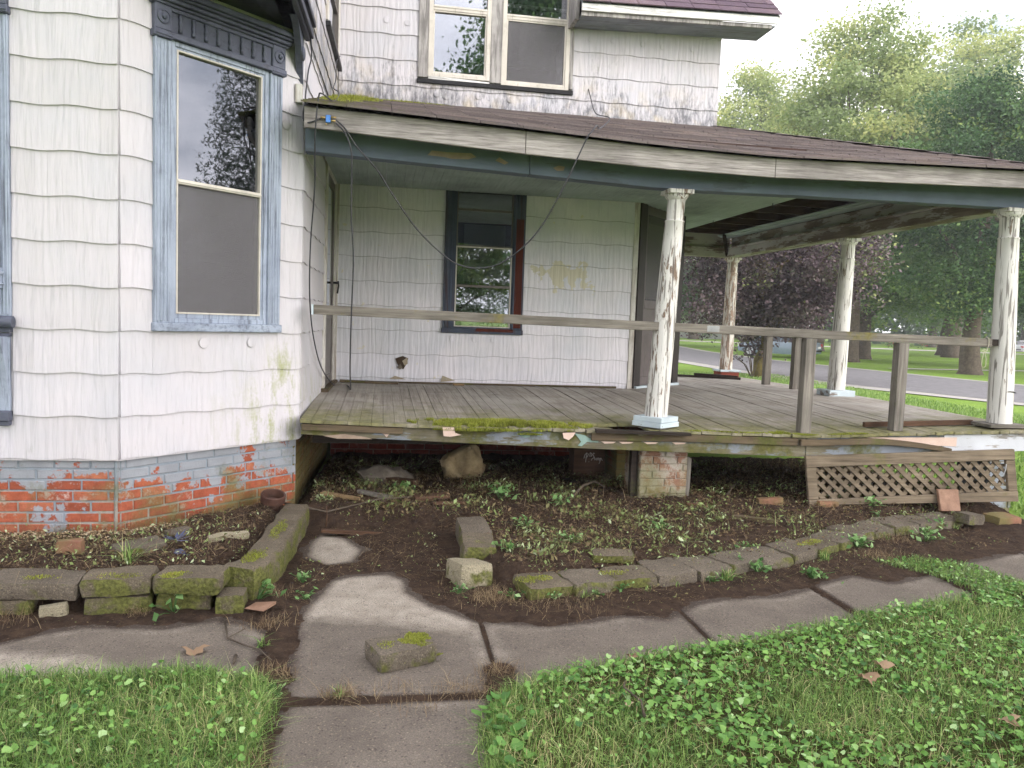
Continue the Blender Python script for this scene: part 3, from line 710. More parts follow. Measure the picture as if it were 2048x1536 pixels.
pane(frB, .37, .986, 2.31, 3.1, -.012, M['glass'], win)
pane(frB, .37, .986, 1.478, 2.29, .002, M['screen'], win, 'insect_screen')
pane(frB, .37, .986, 1.478, 2.29, -.028, M['glass'], win)
MB().fbox(frB, .905, .97, -.11, -.05, 1.5, 3.1).build('inner_sash', M['sash'], win, bevel=.003)
MB().fbox(frB, .38, .97, -.16, -.15, 1.5, 2.2).build('window_blind', M['shade'], win)
cornice(frB, .20, 1.16, win)
# ornate front window at the left edge
wa = sub_empty('window', frA(.9, 0, .8))
fluted(frA, .33, .45, 1.42, 3.14, .03).build('casing', M['trim'], wa, bevel=.003)
fluted(frA, 1.36, 1.45, 1.42, 3.14, .03).build('casing', M['trim'], wa, bevel=.003)
MB().fbox(frA, 1.30, 1.40, .03, .06, 1.50, 3.14).fbox(frA, 1.29, 1.41, .03, .075, 1.58, 1.70).fbox(frA, 1.28, 1.42, .03, .085, 1.66, 1.68).fbox(frA, 1.28, 1.42, .03, .085, 1.60, 1.612).build('pilaster', M['trim'], wa, bevel=.004)
mb = MB().tube([frA(.28, .055, 1.385), frA(1.475, .055, 1.385)], .034, 12); mb.fbox(frA, .30, 1.462, 0, .05, 1.355, 1.42).fbox(frA, .31, 1.45, 0, .045, 1.325, 1.352).fbox(frA, .31, 1.445, 0, .04, 1.30, 1.32)
mb.build('sill', M['trim_dark'], wa, smooth=True, angle=35)
ap = MB().fbox(frA, .33, 1.44, 0, .03, .86, 1.30).build('apron_panel', M['trim'], wa, bevel=.003)
def bracket(u):
    pr = [frA(u, .03, 1.30), frA(u, .12, 1.30)] + [frA(u, .12 - .085*math.sin(t*math.pi/2), 1.27 - .36*t) for t in np.linspace(0, 1, 9)] + [frA(u, .03, .86)]
    b = MB().prism(pr, frA.u*.05).build('bracket', M['trim'], wa, bevel=.004)
    MB().fbox(frA, u-.03, u+.06, 0, .06, .80, .86).fbox(frA, u-.015, u+.055, 0, .05, .772, .802).build('bracket_foot', M['trim_dark'], b, bevel=.004)
    rosette(frA, u+.0, 1.245, .09, .03, b, M['trim_dark'])
bracket(1.385); bracket(.38)
for i in range(8): MB().tube([frA(.48, .034, 1.19-i*.042), frA(1.372, .034, 1.19-i*.042)], .014, 8).build('apron_roll', M['trim_dark'], ap, smooth=True)
ring(frA, .45, 1.36, 1.42, 3.15, .05, -.06, .02).build('stop_frame', M['trim'], wa)
pane(frA, .5, 1.31, 1.47, 3.1, -.012, M['glass'], wa)
MB().fbox(frA, .5, 1.31, -.03, .012, 2.28, 2.32).build('meeting_rail', M['alum'], wa)
MB().fbox(frA, .5, 1.31, -.2, -.19, 1.45, 3.1).build('window_blind', M['shade'], wa)
cornice(frA, .33, 1.45, wa)
# porch window: dark blue casing worn to red-brown
wd_ = sub_empty('window', frD(1.6, 0, 1.35))
fluted(frD, 1.18, 1.29, 1.40, 3.06, .028, 2).build('casing', M['casing_blue'], wd_, bevel=.003)
c2 = fluted(frD, 1.95, 2.071, 1.40, 3.06, .028, 2).build('casing', M['casing_blue'], wd_, bevel=.003)
MB().fbox(frD, 1.965, 2.05, .03, .0375, 1.42, 2.62).build('bare_strip', M['redwood'], c2, bevel=.002)
MB().fbox(frD, 1.17, 2.08, 0, .045, 1.345, 1.40).build('sill', M['casing_blue'], wd_, bevel=.004)
MB().fbox(frD, 1.55, 1.97, .046, .051, 1.37, 1.405).build('bare_sill_strip', M['redwood'], wd_, bevel=.002)
MB().fbox(frD, 1.29, 1.95, 0, .028, 2.97, 3.06).build('head_casing', M['casing_blue'], wd_)
ring(frD, 1.29, 1.95, 1.40, 2.98, .018, -.05, .02).build('stop_frame', M['casing_blue'], wd_)
ring(frD, 1.308, 1.932, 1.415, 2.30, .014, -.02, .018).build('storm_frame', M['alum'], wd_, bevel=.002)
ring(frD, 1.308, 1.932, 2.30, 2.97, .014, -.03, .008).build('storm_frame', M['alum_dark'], wd_, bevel=.002)
MB().fbox(frD, 1.318, 1.92, -.03, .0, 2.685, 2.71).build('upper_rail', M['alum_dark'], wd_)
MB().fbox(frD, 1.318, 1.92, -.03, .012, 1.855, 1.88).build('lower_rail', M['alum_dark'], wd_)
for a, b, dd in ((2.712, 2.96, -.02), (2.31, 2.683, -.012), (1.882, 2.288, -.004), (1.43, 1.853, -.012)): pane(frD, 1.32, 1.918, a, b, dd, M['glass'], wd_)
MB().fbox(frD, 1.40, 1.86, -.075, -.07, 1.92, 2.55).build('window_card', M['paper'], wd_)
MB().fbox(frD, 1.40, 1.86, -.075, -.07, 1.44, 1.84).build('window_card', M['paper'], wd_)
MB().fbox(frD, 1.32, 1.39, -.1, -.05, 1.43, 2.3).fbox(frD, 1.87, 1.92, -.1, -.05, 1.43, 2.3).build('inner_sash', M['sash_dark'], wd_)
MB().fbox(frD, 1.25, 2.0, -.36, -.34, 1.4, 3.0).build('curtain', M['curtain'], wd_)
# upper pair
wu = sub_empty('window', frDU(1.7, 0, 4.0))
MB().fbox(frDU, .84, .945, 0, .03, 4.06, 5.6).build('casing', M['casing_grey'], wu, bevel=.003)
MB().fbox(frDU, 2.485, 2.531, 0, .03, 4.06, 5.6).fbox(frDU, 2.50, 2.52, .03, .036, 4.06, 5.6).build('casing', M['casing_grey'], wu, bevel=.003)
MB().fbox(frDU, 1.61, 1.735, 0, .03, 4.06, 5.6).build('mullion', M['casing_grey'], wu, bevel=.003)
MB().fbox(frDU, .83, 2.54, 0, .04, 4.0, 4.045).build('sill', M['black_metal'], wu, bevel=.004)
MB().fbox(frDU, .95, 1.61, 0, .03, 4.045, 4.085, z0b=4.035, z1b=4.06).build('sub_sill', M['gutter'], wu, bevel=.003)
for u0, u1, z0, zr in ((.945, 1.61, 4.075, 4.765), (1.735, 2.485, 4.045, 4.745)):
    w = ring(frDU, u0, u1, z0, 5.55, .045, -.04, .032, .04).build('storm_frame', M['alum'], wu, bevel=.003)
    ring(frDU, u0+.045, u1-.045, z0+.04, zr, .016, -.03, .022).build('lower_sash', M['alum'], w, bevel=.002)
    MB().fbox(frDU, u0+.045, u1-.045, -.03, .028, zr, zr+.055).fbox(frDU, u0+.045, u1-.045, .0, .034, zr+.03, zr+.045).build('meeting_rail', M['alum'], wu, bevel=.003)
    pane(frDU, u0+.05, u1-.05, zr+.055, 5.5, .0, M['glass'], wu)
    pane(frDU, u0+.06, u1-.06, z0+.055, zr-.012, -.006, M['glass'], wu)
pane(frDU, 1.80, 2.42, 4.10, 4.735, .012, M['screen'], wu, 'insect_screen')
MB().fbox(frDU, 1.95, 2.36, -.12, -.115, 4.32, 4.70).build('window_blind', M['shade'], wu)
MB().fbox(frDU, 1.79, 2.44, -.09, -.06, 4.275, 4.30).fbox(frDU, 2.36, 2.42, -.09, -.05, 4.06, 4.28).build('inner_sash', M['sash'], wu)
MB().fbox(frDU, 1.78, 2.46, -.06, -.03, 4.90, 4.93).build('upper_bar', M['alum'], wu)
MB().fbox(frDU, 1.53, 1.575, -.1, -.05, 4.1, 5.5).build('inner_sash', M['sash_dark'], wu)
# upper side window, seen almost edge on
we = sub_empty('window', frEU(3, 0, 4.0))
MB().fbox(frEU, 2.32, 2.44, 0, .03, 4.09, 5.6).build('casing', M['white_trim'], we, bevel=.003)
MB().fbox(frEU, 3.5, 3.62, 0, .03, 4.09, 5.6).build('casing', M['white_trim'], we, bevel=.003)
MB().fbox(frEU, 2.30, 3.64, 0, .055, 4.03, 4.075).fbox(frEU, 2.36, 3.58, .0, .04, 4.076, 4.10).build('sill', M['black_metal'], we, bevel=.004)
ring(frEU, 2.44, 3.5, 4.10, 5.55, .03, -.03, .02).build('storm_frame', M['alum_dark'], we)
MB().fbox(frEU, 2.47, 3.47, -.02, .01, 4.55, 4.58).build('meeting_rail', M['alum_dark'], we)
pane(frEU, 2.47, 3.47, 4.13, 5.52, -.01, M['glass'], we)
MB().fbox(frEU, 2.45, 3.5, -.1, -.09, 4.13, 5.5).build('window_blind', M['shade'], we)

# side door beside the porch wall
dr = sub_empty('door', frE(2.1, 0, .77))
MB().fbox(frE, 1.60, 1.70, 0, .03, .80, 2.92).fbox(frE, 2.56, 2.66, 0, .03, .80, 2.92).fbox(frE, 1.70, 2.56, 0, .03, 2.85, 2.92).build('door_frame', M['white_trim'], dr, bevel=.003)
MB().fbox(frE, 1.70, 2.56, -.05, -.01, .80, 2.85).build('door_panel', M['door'], dr)
mb = ring(frE, 1.705, 2.555, .80, 2.845, .09, -.01, .018); mb.fbox(frE, 1.795, 2.465, -.01, .018, 1.46, 1.58).fbox(frE, 1.795, 2.465, -.01, .01, .89, 1.46)
mb.build('storm_door', M['alum_dark'], dr, bevel=.003)
pane(frE, 1.795, 2.465, 1.58, 2.755, .006, M['glass'], dr)
MB().fbox(frE, 1.56, 2.70, -.02, .07, .765, .80).build('threshold', M['trim_strip'], dr, bevel=.003)
MB().tube([frE(2.5, .018, 1.83), frE(2.5, .07, 1.83)], .012, 8).tube([frE(2.5, .07, 1.85), frE(2.5, .075, 1.80), frE(2.49, .065, 1.72)], .009, 8).build('handle', M['black_metal'], dr, smooth=True)
# front door across the cut corner
dg = sub_empty('door', frG(.6, 0, .77))
MB().fbox(frG, .0, .16, -.01, .03, .77, 3.3).fbox(frG, 1.06, 1.22, -.01, .03, .77, 3.3).fbox(frG, .16, 1.06, -.01, .03, 2.9, 3.3).build('door_frame', M['sash_dark'], dg, bevel=.003)
MB().fbox(frG, .16, 1.06, -.08, -.05, .78, 2.9).build('door_panel', M['door'], dg)
mb = ring(frG, .165, 1.055, .80, 2.89, .10, -.05, -.01); mb.fbox(frG, .265, .955, -.05, -.01, 1.70, 1.80).fbox(frG, .265, .955, -.05, -.02, .90, 1.70); mb.build('storm_door', M['door'], dg, bevel=.003)
MB().fbox(frG, .30, .92, -.045, -.04, 1.82, 2.7).build('door_glass_shade', M['paper'], dg)
pane(frG, .265, .955, 1.80, 2.79, -.02, M['screen'], dg, 'insect_screen')  # grey mesh swapped in for the door glass, to drop its sky reflection
MB().fbox(frG, .02, 1.2, .0, .06, .76, .80).build('threshold', M['plinth'], dg)

# ------------- upper roof over the right-hand part of the upper wall
EV = lambda x: 4.775 + .03*(x-2)
rf = MB()
rf.quadbox([(1.98,8.40,EV(1.98)+.03),(4.16,8.40,EV(4.16)+.03),(4.16,10.2,EV(4.16)+1.6),(1.98,10.2,EV(1.98)+1.6),(1.98,8.40,EV(1.98)+.06),(4.16,8.40,EV(4.16)+.06),(4.16,10.2,EV(4.16)+1.63),(1.98,10.2,EV(1.98)+1.63)])
roof_up = rf.build('upper_roof', M['soffit_paint'], house)
MB().quadbox([(1.99,8.415,EV(2)-.055),(4.14,8.415,EV(4.14)-.055),(4.14,8.86,EV(4.14)-.055),(1.99,8.86,EV(2)-.055),(1.99,8.415,EV(2)-.04),(4.14,8.415,EV(4.14)-.04),(4.14,8.86,EV(4.14)-.04),(1.99,8.86,EV(2)-.04)]).build('eave_soffit', M['soffit_paint'], house)
mb = MB(); mb.quadbox([(1.975,8.385,EV(2)-.03),(4.165,8.385,EV(4.16)-.03),(4.165,8.412,EV(4.16)-.03),(1.975,8.412,EV(2)-.03),(1.975,8.385,EV(2)+.045),(4.165,8.385,EV(4.16)+.045),(4.165,8.412,EV(4.16)+.045),(1.975,8.412,EV(2)+.045)])
mb.build('eave_board', M['gutter'], house, bevel=.003)
MB().quadbox([(1.98,8.413,EV(2)-.07),(4.1,8.413,EV(4.1)-.07),(4.1,8.44,EV(4.1)-.07),(1.98,8.44,EV(2)-.07),(1.98,8.413,EV(2)-.032),(4.1,8.413,EV(4.1)-.032),(4.1,8.44,EV(4.1)-.032),(1.98,8.44,EV(2)-.032)]).build('lower_eave_board', M['casing_grey'], house)
MB().box((1.93, 8.5, 4.70), (1.975, 8.86, 5.6)).build('dormer_cheek', M['casing_grey'], house)
def strip(part, P, U, S, N, L, e, mat, tabs=3):
    mb = MB(); P = Vector(P); w = L/tabs
    for i in range(tabs):
        a, b = i*w + .003, (i+1)*w - .003; j = random.uniform(-.004, .004); t0 = .009 + random.uniform(0, .004)
        q = lambda u, s_, n_: P + U*u + S*s_ + N*n_
        mb.quadbox([q(a, j, .0), q(b, j, .0), q(b, e+.02, -.002), q(a, e+.02, -.002), q(a, j, t0), q(b, j, t0), q(b, e+.02, .003), q(a, e+.02, .003)])
    return mb.build('roof_shingle', mat, part)
Sv = Vector((0, 1.8, 1.57)).normalized(); Uv = Vector((1, 0, .03)).normalized(); Nv = Uv.cross(Sv)
for k in range(8):
    x = 1.97 - (k % 3)*.3
    while x < 4.17:
        a = max(x, 1.97); b = min(x+.91, 4.19)
        if b-a > .08: strip(roof_up, Vector((a, 8.36, EV(a)+.058)) + Sv*(k*.135), Uv, Sv, Nv, b-a, .135, M['roof_up'], max(1, round((b-a)/.303)))
        x += .91
MB().quadbox([(4.165,8.38,EV(4.16)-.03),(4.185,8.38,EV(4.16)-.03),(4.185,10.2,EV(4.16)+1.54),(4.165,10.2,EV(4.16)+1.54),(4.165,8.38,EV(4.16)+.05),(4.185,8.38,EV(4.16)+.05),(4.185,10.2,EV(4.16)+1.62),(4.165,10.2,EV(4.16)+1.62)]).build('rake_board', M['gutter'], house)
# small nail discs and the broken hole in the porch wall
for u, z, fr, mt in [(.56, 1.28, frB, 'siding_bay'), (.93, 1.285, frB, 'siding_bay'), (1.30, 1.28, frD, 'siding_porch'), (1.55, 1.28, frD, 'siding_porch'), (1.76, 1.28, frD, 'siding_porch'),
        (.5, 4.62, frDU, 'siding_upper'), (.72, 4.61, frDU, 'siding_upper'), (1.05, 3.90, frDU, 'siding_upper'), (1.15, 3.88, frDU, 'siding_upper'), (1.5, 3.91, frDU, 'siding_upper'), (1.85, 3.9, frDU, 'siding_upper'),
        (2.72, 4.62, frDU, 'siding_upper'), (2.98, 4.63, frDU, 'siding_upper'), (3.32, 4.62, frDU, 'siding_upper'), (3.55, 4.61, frDU, 'siding_upper'), (3.9, 4.62, frDU, 'siding_upper'), (1.2, 2.83, frB, 'siding_bay')]:
    MB().lathe(fr(u, .0125, z), [(.034, 0), (.034, .0035), (.028, .0045), (0, .0045)], 18, axis=(fr.n, fr.u, Vector((0,0,1)))).build('nail_disc', M[mt], house)
pts = [(.72,1.045),(.80,1.075),(.86,1.05),(.84,.985),(.81,.93),(.765,.945),(.735,1.0)]
MB().prism([frD(u-.04, .0205, z) for u, z in pts], frD.n*.0015).build('hole', M['curtain'], house)
MB().prism([frD(u, .0225, z) for u, z in ((.755,1.02),(.81,1.06),(.815,.99),(.78,.97))], frD.n*.006).build('broken_sheathing', M['white_plaster'], house)
MB().prism([frD(u, .0225, z) for u, z in ((.70,.95),(.735,.99),(.76,.945),(.73,.925))], frD.n*.008).build('broken_sheathing', M['rock_grey'], house)
for pl_ in ([(.62,.82),(.68,.855),(.80,.82)], [(1.18,.80),(1.2,.87),(1.34,.82)]):
    MB().prism([frD(u, .019, z) for u, z in pl_], frD.n*.004).build('chipped_patch', M['white_plaster'], house)
# scrawled initials, chalked on a block under the porch
gs = [[(0,.45),(.06,.75),(.16,.9),(.24,.8),(.2,.6),(.1,.5)],[(.15,.85),(.1,.15)],[(.28,.2),(.3,.18)],[(.34,.9),(.33,.6),(.42,.62),(.45,.78),(.38,.9),(.34,.9)],[(.60,.85),(.53,.88),(.50,.72),(.57,.62),(.55,.48),(.48,.45),(.42,.3)],
      [(.60,.55),(.63,.32),(.67,.45),(.70,.3),(.73,.5)],[(.80,.52),(.76,.38),(.8,.3),(.84,.42),(.8,.52)],[(.89,.5),(.88,.25),(.93,.48),(.97,.5),(.9,.1),(.86,.05)],[(.97,.5),(1.05,.28)]]
mb = MB()
# ------------------------------------------------------------------ porch
porch = empty('porch', (2.4, 7, 0), 'sagging wraparound timber porch with shingled roof, peeling columns and open underside', 'porch')
FZ = [(-.6,.738),(0,.722),(.6,.705),(1.5,.70),(2.3,.70),(3.4,.678),(4.4,.715),(5.5,.748)]
def fz(x, y):
    f = lin(x, FZ); t = min(max((y-5.85)/2.4, 0), 1); b = .775 if y < 9.5 else .775-.02*min((y-9.5)/2.5, 1); return f + (b-f)*t
floor = MB().box((-.5, 6.2, .52), (5.2, 6.25, .60)).box((-.5, 7.4, .55), (5.2, 7.46, .66)).box((-.5, 8.6, .58), (5.2, 8.66, .70)).build('floor_joist', M['floor_dark'], porch)
x = -.565; BW = .0845; i = 0
while x < 5.44:
    a, b = x+.0008, x+BW-.0008; xc = (a+b)/2
    y0 = 5.865 + random.uniform(-.008, .008)
    if 1.55 < xc < 2.05: y0 = 6.16 + random.uniform(-.02, .02)
    y1 = 8.83 if xc < 2.85 else (8.85 + xc-2.85 - .03 if xc < 3.714 else 11.95 + random.uniform(-.01, .01))
    ys = np.linspace(y0, y1, 7 if y1 < 10.5 else 11); dz = random.uniform(-.003, .003); tl = random.uniform(-.002, .002)
    mb = MB(); mb.sweep(ys, lambda y: [(a, y, fz(a, y)-.024+dz), (b, y, fz(b, y)-.024+dz), (b, y, fz(b, y)+dz+tl), (a, y, fz(a, y)+dz-tl)])
    mb.build('floor_board', M['floorb'], porch, bevel=.002)
    x += BW; i += 1
# broken stubs round the hole beside the column
for cx, w, y0, y1, dz, rz in ((1.60, .08, 5.87, 6.15, -.006, .0), (1.69, .08, 5.87, 6.14, -.012, .03), (1.775, .075, 5.87, 6.12, -.02, .05), (1.965, .12, 5.85, 6.10, -.028, .42)):
    MB().obox((cx, (y0+y1)/2, fz(cx, 6)-.012+dz), (w, y1-y0, .022), (R(random.uniform(-3, 3)), R(random.uniform(-2, 2)), rz), .003).build('broken_board', M['floorb'], porch, bevel=.002)
MB().obox((2.0, 5.845, .685), (.75, .05, .022), (R(4), R(1), R(-2)), .004).build('loose_edge_board', M['floor_dark'], porch, bevel=.002)
# rim boards along the front edge
RB = lambda x: lin(x, [(-.56,.628),(0,.60),(.95,.565),(2.2,.527),(3.4,.497),(4.2,.52),(5.4,.59)])
xs = lambda a, b, n=12: np.linspace(a, b, n)
def rim(name, a, b, y0, y1, zb, zt, mat, dx=0):
    mb = MB(); mb.sweep(xs(a, b), lambda x: [(x, y0, zb(x)), (x, y1, zb(x)), (x, y1, zt(x)), (x, y0, zt(x))]); return mb.build(name, mat, porch, bevel=.003)
rim('rim_board', -.56, 3.38, 5.90, 5.94, RB, lambda x: lin(x, FZ)-.028, M['rim'])
rim('rim_board', 3.385, 4.6, 5.90, 5.94, RB, lambda x: lin(x, FZ)-.028, M['rim'])
rim('rim_board', 4.605, 5.40, 5.895, 5.94, lambda x: RB(x)-.02, lambda x: lin(x, FZ)-.028, M['rim_right'])
rim('edge_strip', -.55, .17, 5.872, 5.899, lambda x: lin(x, FZ)-.075, lambda x: lin(x, FZ)-.029, M['trim_strip'])
rim('edge_strip', 1.60, 3.30, 5.872, 5.899, lambda x: lin(x, FZ)-.088, lambda x: lin(x, FZ)-.027, M['trim_strip'])
rim('edge_strip', 3.31, 4.65, 5.845, 5.88, lambda x: lin(x, FZ)-.085 - .085*max(0, (x-3.9)/.75)**1.5, lambda x: lin(x, FZ)-.035 - .10*max(0, (x-3.9)/.75)**1.5, M['trim_strip'])
MB().prism([(3.9,5.893,.665),(4.72,5.893,.675),(4.72,5.893,.60),(4.5,5.893,.605)], (0, -.004, 0)).build('bare_splinter', M['peel_pink'], porch)
mb = MB(); mb.sweep(np.linspace(5.95, 11.95, 8), lambda y: [(5.36, y, .58), (5.41, y, .58), (5.41, y, fz(5.4, y)-.028), (5.36, y, fz(5.4, y)-.028)]); mb.build('side_rim_board', M['rim_right'], porch)
MB().box((3.714, 11.9, .55), (5.36, 11.94, .72)).build('end_rim_board', M['rim_right'], porch)
# flakes of lifted paint on the rim
def flake(pts, mat, y=5.897):
    MB().prism([(x, y, z) for x, z in pts], (0, -.003, 0)).build('paint_flake', M[mat], porch)
flake([(-.02,.655),(.10,.66),(.07,.635),(.055,.615),(.03,.64)], 'peel_pink')
flake([(.46,.70),(.545,.70),(.555,.66),(.60,.645),(.52,.63),(.47,.635)], 'peel_pink', 5.862)
flake([(1.37,.67),(1.47,.675),(1.45,.64),(1.42,.615),(1.38,.63)], 'peel_pink', 5.868)
flake([(1.02,.655),(1.08,.665),(1.13,.65),(1.12,.63),(1.08,.625),(1.05,.64)], 'peel_teal'); flake([(1.17,.66),(1.21,.66),(1.21,.64),(1.18,.64)], 'peel_teal')
flake([(1.47,.665),(1.55,.65),(1.585,.63),(1.66,.61),(1.66,.595),(1.57,.60),(1.53,.565),(1.50,.57),(1.525,.60),(1.50,.63)], 'peel_teal')
for a in (1.68, 1.82, 2.02, 2.25): flake([(a,.605),(a+.12,.603),(a+.10,.592),(a+.03,.588)], 'peel_pink', 5.894)
flake([(-.40,.62),(-.25,.635),(-.1,.615),(-.05,.60),(-.3,.60)], 'peel_bare')

# front beam, soffit and fascia
BB = lambda x: lin(x, [(-.55,2.655),(1.0,2.60),(2.2,2.555),(3.1,2.572),(5.4,2.59)])
BT = lambda x: BB(x) + .30
def run(name, pts_fn, a, b, mat, n=10, parent=porch):
    mb = MB(); mb.sweep(xs(a, b, n), pts_fn); return mb.build(name, mat, parent, bevel=.003)
for a, b in ((-.57, 1.06), (1.064, 5.36)):
    run('front_beam', lambda x: [(x,5.99,BB(x)), (x,6.12,BB(x)), (x,6.12,BT(x)), (x,5.99,BT(x))], a, b, M['beam'])
FB = lambda x: lin(x, [(-.52,2.765),(.98,2.69),(2.0,2.655),(2.9,2.648),(5.0,2.70),(5.7,2.71)])
FT = lambda x: lin(x, [(-.55,2.905),(.98,2.850),(2.0,2.803),(2.9,2.788),(5.0,2.834),(5.7,2.844)])
for a, b in ((-.555, .978), (.982, 2.888), (2.892, 5.62)):
    run('fascia_board', lambda x: [(x,5.73,FB(x)), (x,5.757,FB(x)), (x,5.757,FT(x)), (x,5.73,FT(x))], a, b, M['fascia'])
run('eave_soffit', lambda x: [(x,5.757,FB(x)+.03), (x,5.99,FB(x)+.05), (x,5.99,FB(x)+.07), (x,5.757,FB(x)+.05)], -.55, 5.62, M['soffit_paint'])
for pts, mt in (([(.30,2.655),(.33,2.69),(.45,2.685),(.62,2.69),(.66,2.665),(.60,2.645),(.48,2.64),(.42,2.65)], 'peel_bare'), ([(.80,2.65),(.83,2.675),(.90,2.64),(.87,2.625)], 'peel_bare'), ([(1.24,2.625),(1.28,2.645),(1.33,2.64),(1.32,2.61),(1.27,2.605)], 'peel_bare')):
    MB().prism([(x_, 5.989, z_+.03) for x_, z_ in pts], (0, -.003, 0)).build('paint_flake', M[mt], porch)
# ceiling boards with the fallen-in strip, rafters and roof boards above
CZ = 2.885
ceil = MB().box((-.5, 6.2, CZ+.03), (3.6, 6.24, CZ+.10)).build('ceiling_joist', M['ply_under'], porch)
x = -.53
while x < 5.1:
    xc = x+.045; y0 = 6.12; y1 = 8.83 if xc < 2.85 else (8.85+xc-2.85 if xc < 3.714 else 11.55)
    if not (4.25 < xc < 4.93):
        mb = MB().box((x+.0015, y0, CZ), (x+.0885, y1, CZ+.014)).box((x+.040, y0, CZ-.003), (x+.046, y1, CZ-.0002)); mb.build('ceiling_board', M['ceil'], porch)
    else:
        MB().box((x+.0015, 6.12, CZ), (x+.0885, 7.05 + random.uniform(-.1, .1), CZ+.014)).build('ceiling_board', M['ceil'], porch)
    x += .09
for y in np.arange(6.75, 11.6, .58):
    MB().quadbox([(3.75,y,CZ+.02),(5.2,y,CZ+.02),(5.2,y+.045,CZ+.02),(3.75,y+.045,CZ+.02),(3.75,y,CZ+.098),(5.2,y,CZ+.098),(5.2,y+.045,CZ+.098),(3.75,y+.045,CZ+.098)]).build('rafter', M['ply_under'], porch)
for xx in np.arange(3.8, 5.06, .145): MB().box((xx, 6.65, CZ+.10), (xx+.14, 11.6, CZ+.112)).build('roof_board', M['ply_under'], porch)
for yy, xx in ((8.3, 4.18), (9.9, 4.18)):
    MB().tube([(xx, yy, CZ), (xx, yy, CZ-.03), (xx+.02, yy, CZ-.05), (xx, yy, CZ-.07), (xx-.015, yy, CZ-.055)], .005, 6).build('ceiling_hook', M['black_metal'], porch)
# side and back beams
MB().box((5.14, 6.121, 2.585), (5.33, 11.75, 2.70)).build('side_beam', M['beam_peel'], porch, bevel=.004)
MB().box((5.115, 6.121, 2.702), (5.33, 11.60, 2.728)).box((5.21, 6.121, 2.729), (5.30, 11.60, 2.873)).build('side_frieze', M['beam_peel'], porch, bevel=.004)
MB().box((5.02, 6.121, CZ-.012), (5.20, 11.6, CZ+.02)).build('side_ceiling_strip', M['ceil'], porch)
MB().box((3.72, 11.62, 2.585), (5.138, 11.75, 2.70)).box((3.72, 11.60, 2.702), (5.113, 11.75, 2.728)).box((3.72, 11.64, 2.729), (5.20, 11.73, 2.95)).build('back_beam', M['beam_peel_x'], porch, bevel=.004)
MB().quadbox([(4.93,11.3,2.86),(4.98,11.3,2.86),(5.16,11.58,2.60),(5.12,11.58,2.60),(4.93,11.3,2.91),(4.98,11.3,2.91),(5.16,11.58,2.65),(5.12,11.58,2.65)]).build('hanging_board', M['floor_dark'], porch)

# porch roof
EZ = lambda x: lin(x, [(-.58,2.925),(.98,2.862),(2.0,2.815),(2.9,2.798),(5.0,2.845),(5.7,2.855)])
def rz_(x, y): return EZ(x) + (3.79-EZ(x))*(y-5.69)/(8.85-5.69)
hipx = lambda y: 5.66 - (y-5.69)*(5.66-3.714)/(8.85-5.69)
deck = MB()
ys_ = np.linspace(5.71, 8.85, 5)
for y0, y1 in zip(ys_, ys_[1:]):
    for j in range(8):
        def gx(y, t): return -.56 + (hipx(y)+.56)*t
        t0, t1 = j/8, (j+1)/8
        deck.face([(gx(y0,t0),y0,rz_(gx(y0,t0),y0)-.02),(gx(y0,t1),y0,rz_(gx(y0,t1),y0)-.02),(gx(y1,t1),y1,rz_(gx(y1,t1),y1)-.02),(gx(y1,t0),y1,rz_(gx(y1,t0),y1)-.02)])
roofp = deck.build('roof_deck', M['ply_under'], porch)
e = .138; ncourse = 24
for k in range(ncourse):
    y0 = 5.665 + k*e*.962; y1 = min(y0 + e*.985+.018, 8.86)
    if y0 > 8.82: break
    x = -.575 - (k % 3)*.305
    while x < hipx(y0):
        a, b = max(x, -.575), min(x+.914, hipx(y0)+.02)
        if b-a > .05:
            mb = MB(); n = max(1, round((b-a)/.3047)); w = (b-a)/n
            for t in range(n):
                p, q = a+t*w+.0025, a+(t+1)*w-.0025; j = random.uniform(-.006, .006); th = .010+random.uniform(0, .006)
                q1 = min(q, hipx(y1)+.03); p1 = min(p, q1-.001)
                mb.quadbox([(p,y0+j,rz_(p,y0)-.003),(q,y0+j,rz_(q,y0)-.003),(q1,y1,rz_(q1,y1)-.006),(p1,y1,rz_(p1,y1)-.006),(p,y0+j,rz_(p,y0)+th),(q,y0+j,rz_(q,y0)+th),(q1,y1,rz_(q1,y1)+.002),(p1,y1,rz_(p1,y1)+.002)])
            mb.build('roof_shingle', M['roof'], roofp)
        x += .914
sp = MB()                                     # side slope of the hip, stepped courses
for k in range(16):
    t0, t1 = k/16, (k+1)/16
    def sidept(t, y, lift): 
        x = 5.66 + (3.714-5.66)*t; return (x, y, EZ(5.66) + (3.79-EZ(5.66))*t + lift)
    ya0, ya1 = 5.69 + (8.85-5.69)*t0, 5.69 + (8.85-5.69)*t1
    sp.face([sidept(t0, ya0, .012), sidept(t0, 12.0, .012), sidept(t1, 12.0, .002), sidept(t1, ya1, .002)])
    sp.face([sidept(t0, ya0, .012), sidept(t0, 12.0, .012), sidept(t0, 12.0, -.004), sidept(t0, ya0, -.004)])
sp.build('side_roof', M['roof'], porch)
for k in range(14):
    t = k/14; x0 = 5.66 + (3.714-5.66)*t; y0 = 5.69 + 3.16*t; z0 = EZ(5.66) + (3.79-EZ(5.66))*t
    d = Vector((3.714-5.66, 3.16, 3.79-EZ(5.66))).normalized(); s_ = Vector((d.y, -d.x, 0)).normalized(); p = Vector((x0, y0, z0+.014+.004*(k%2)))
    L = .29
    MB().face([p - s_*.09 - Vector((0,0,.012)), p, p + d*L, p + d*L - s_*.09 - Vector((0,0,.02))]).face([p, p + s_*.09 - Vector((0,0,.022)), p + d*L + s_*.09 - Vector((0,0,.03)), p + d*L]).build('hip_shingle', M['roof'], roofp)
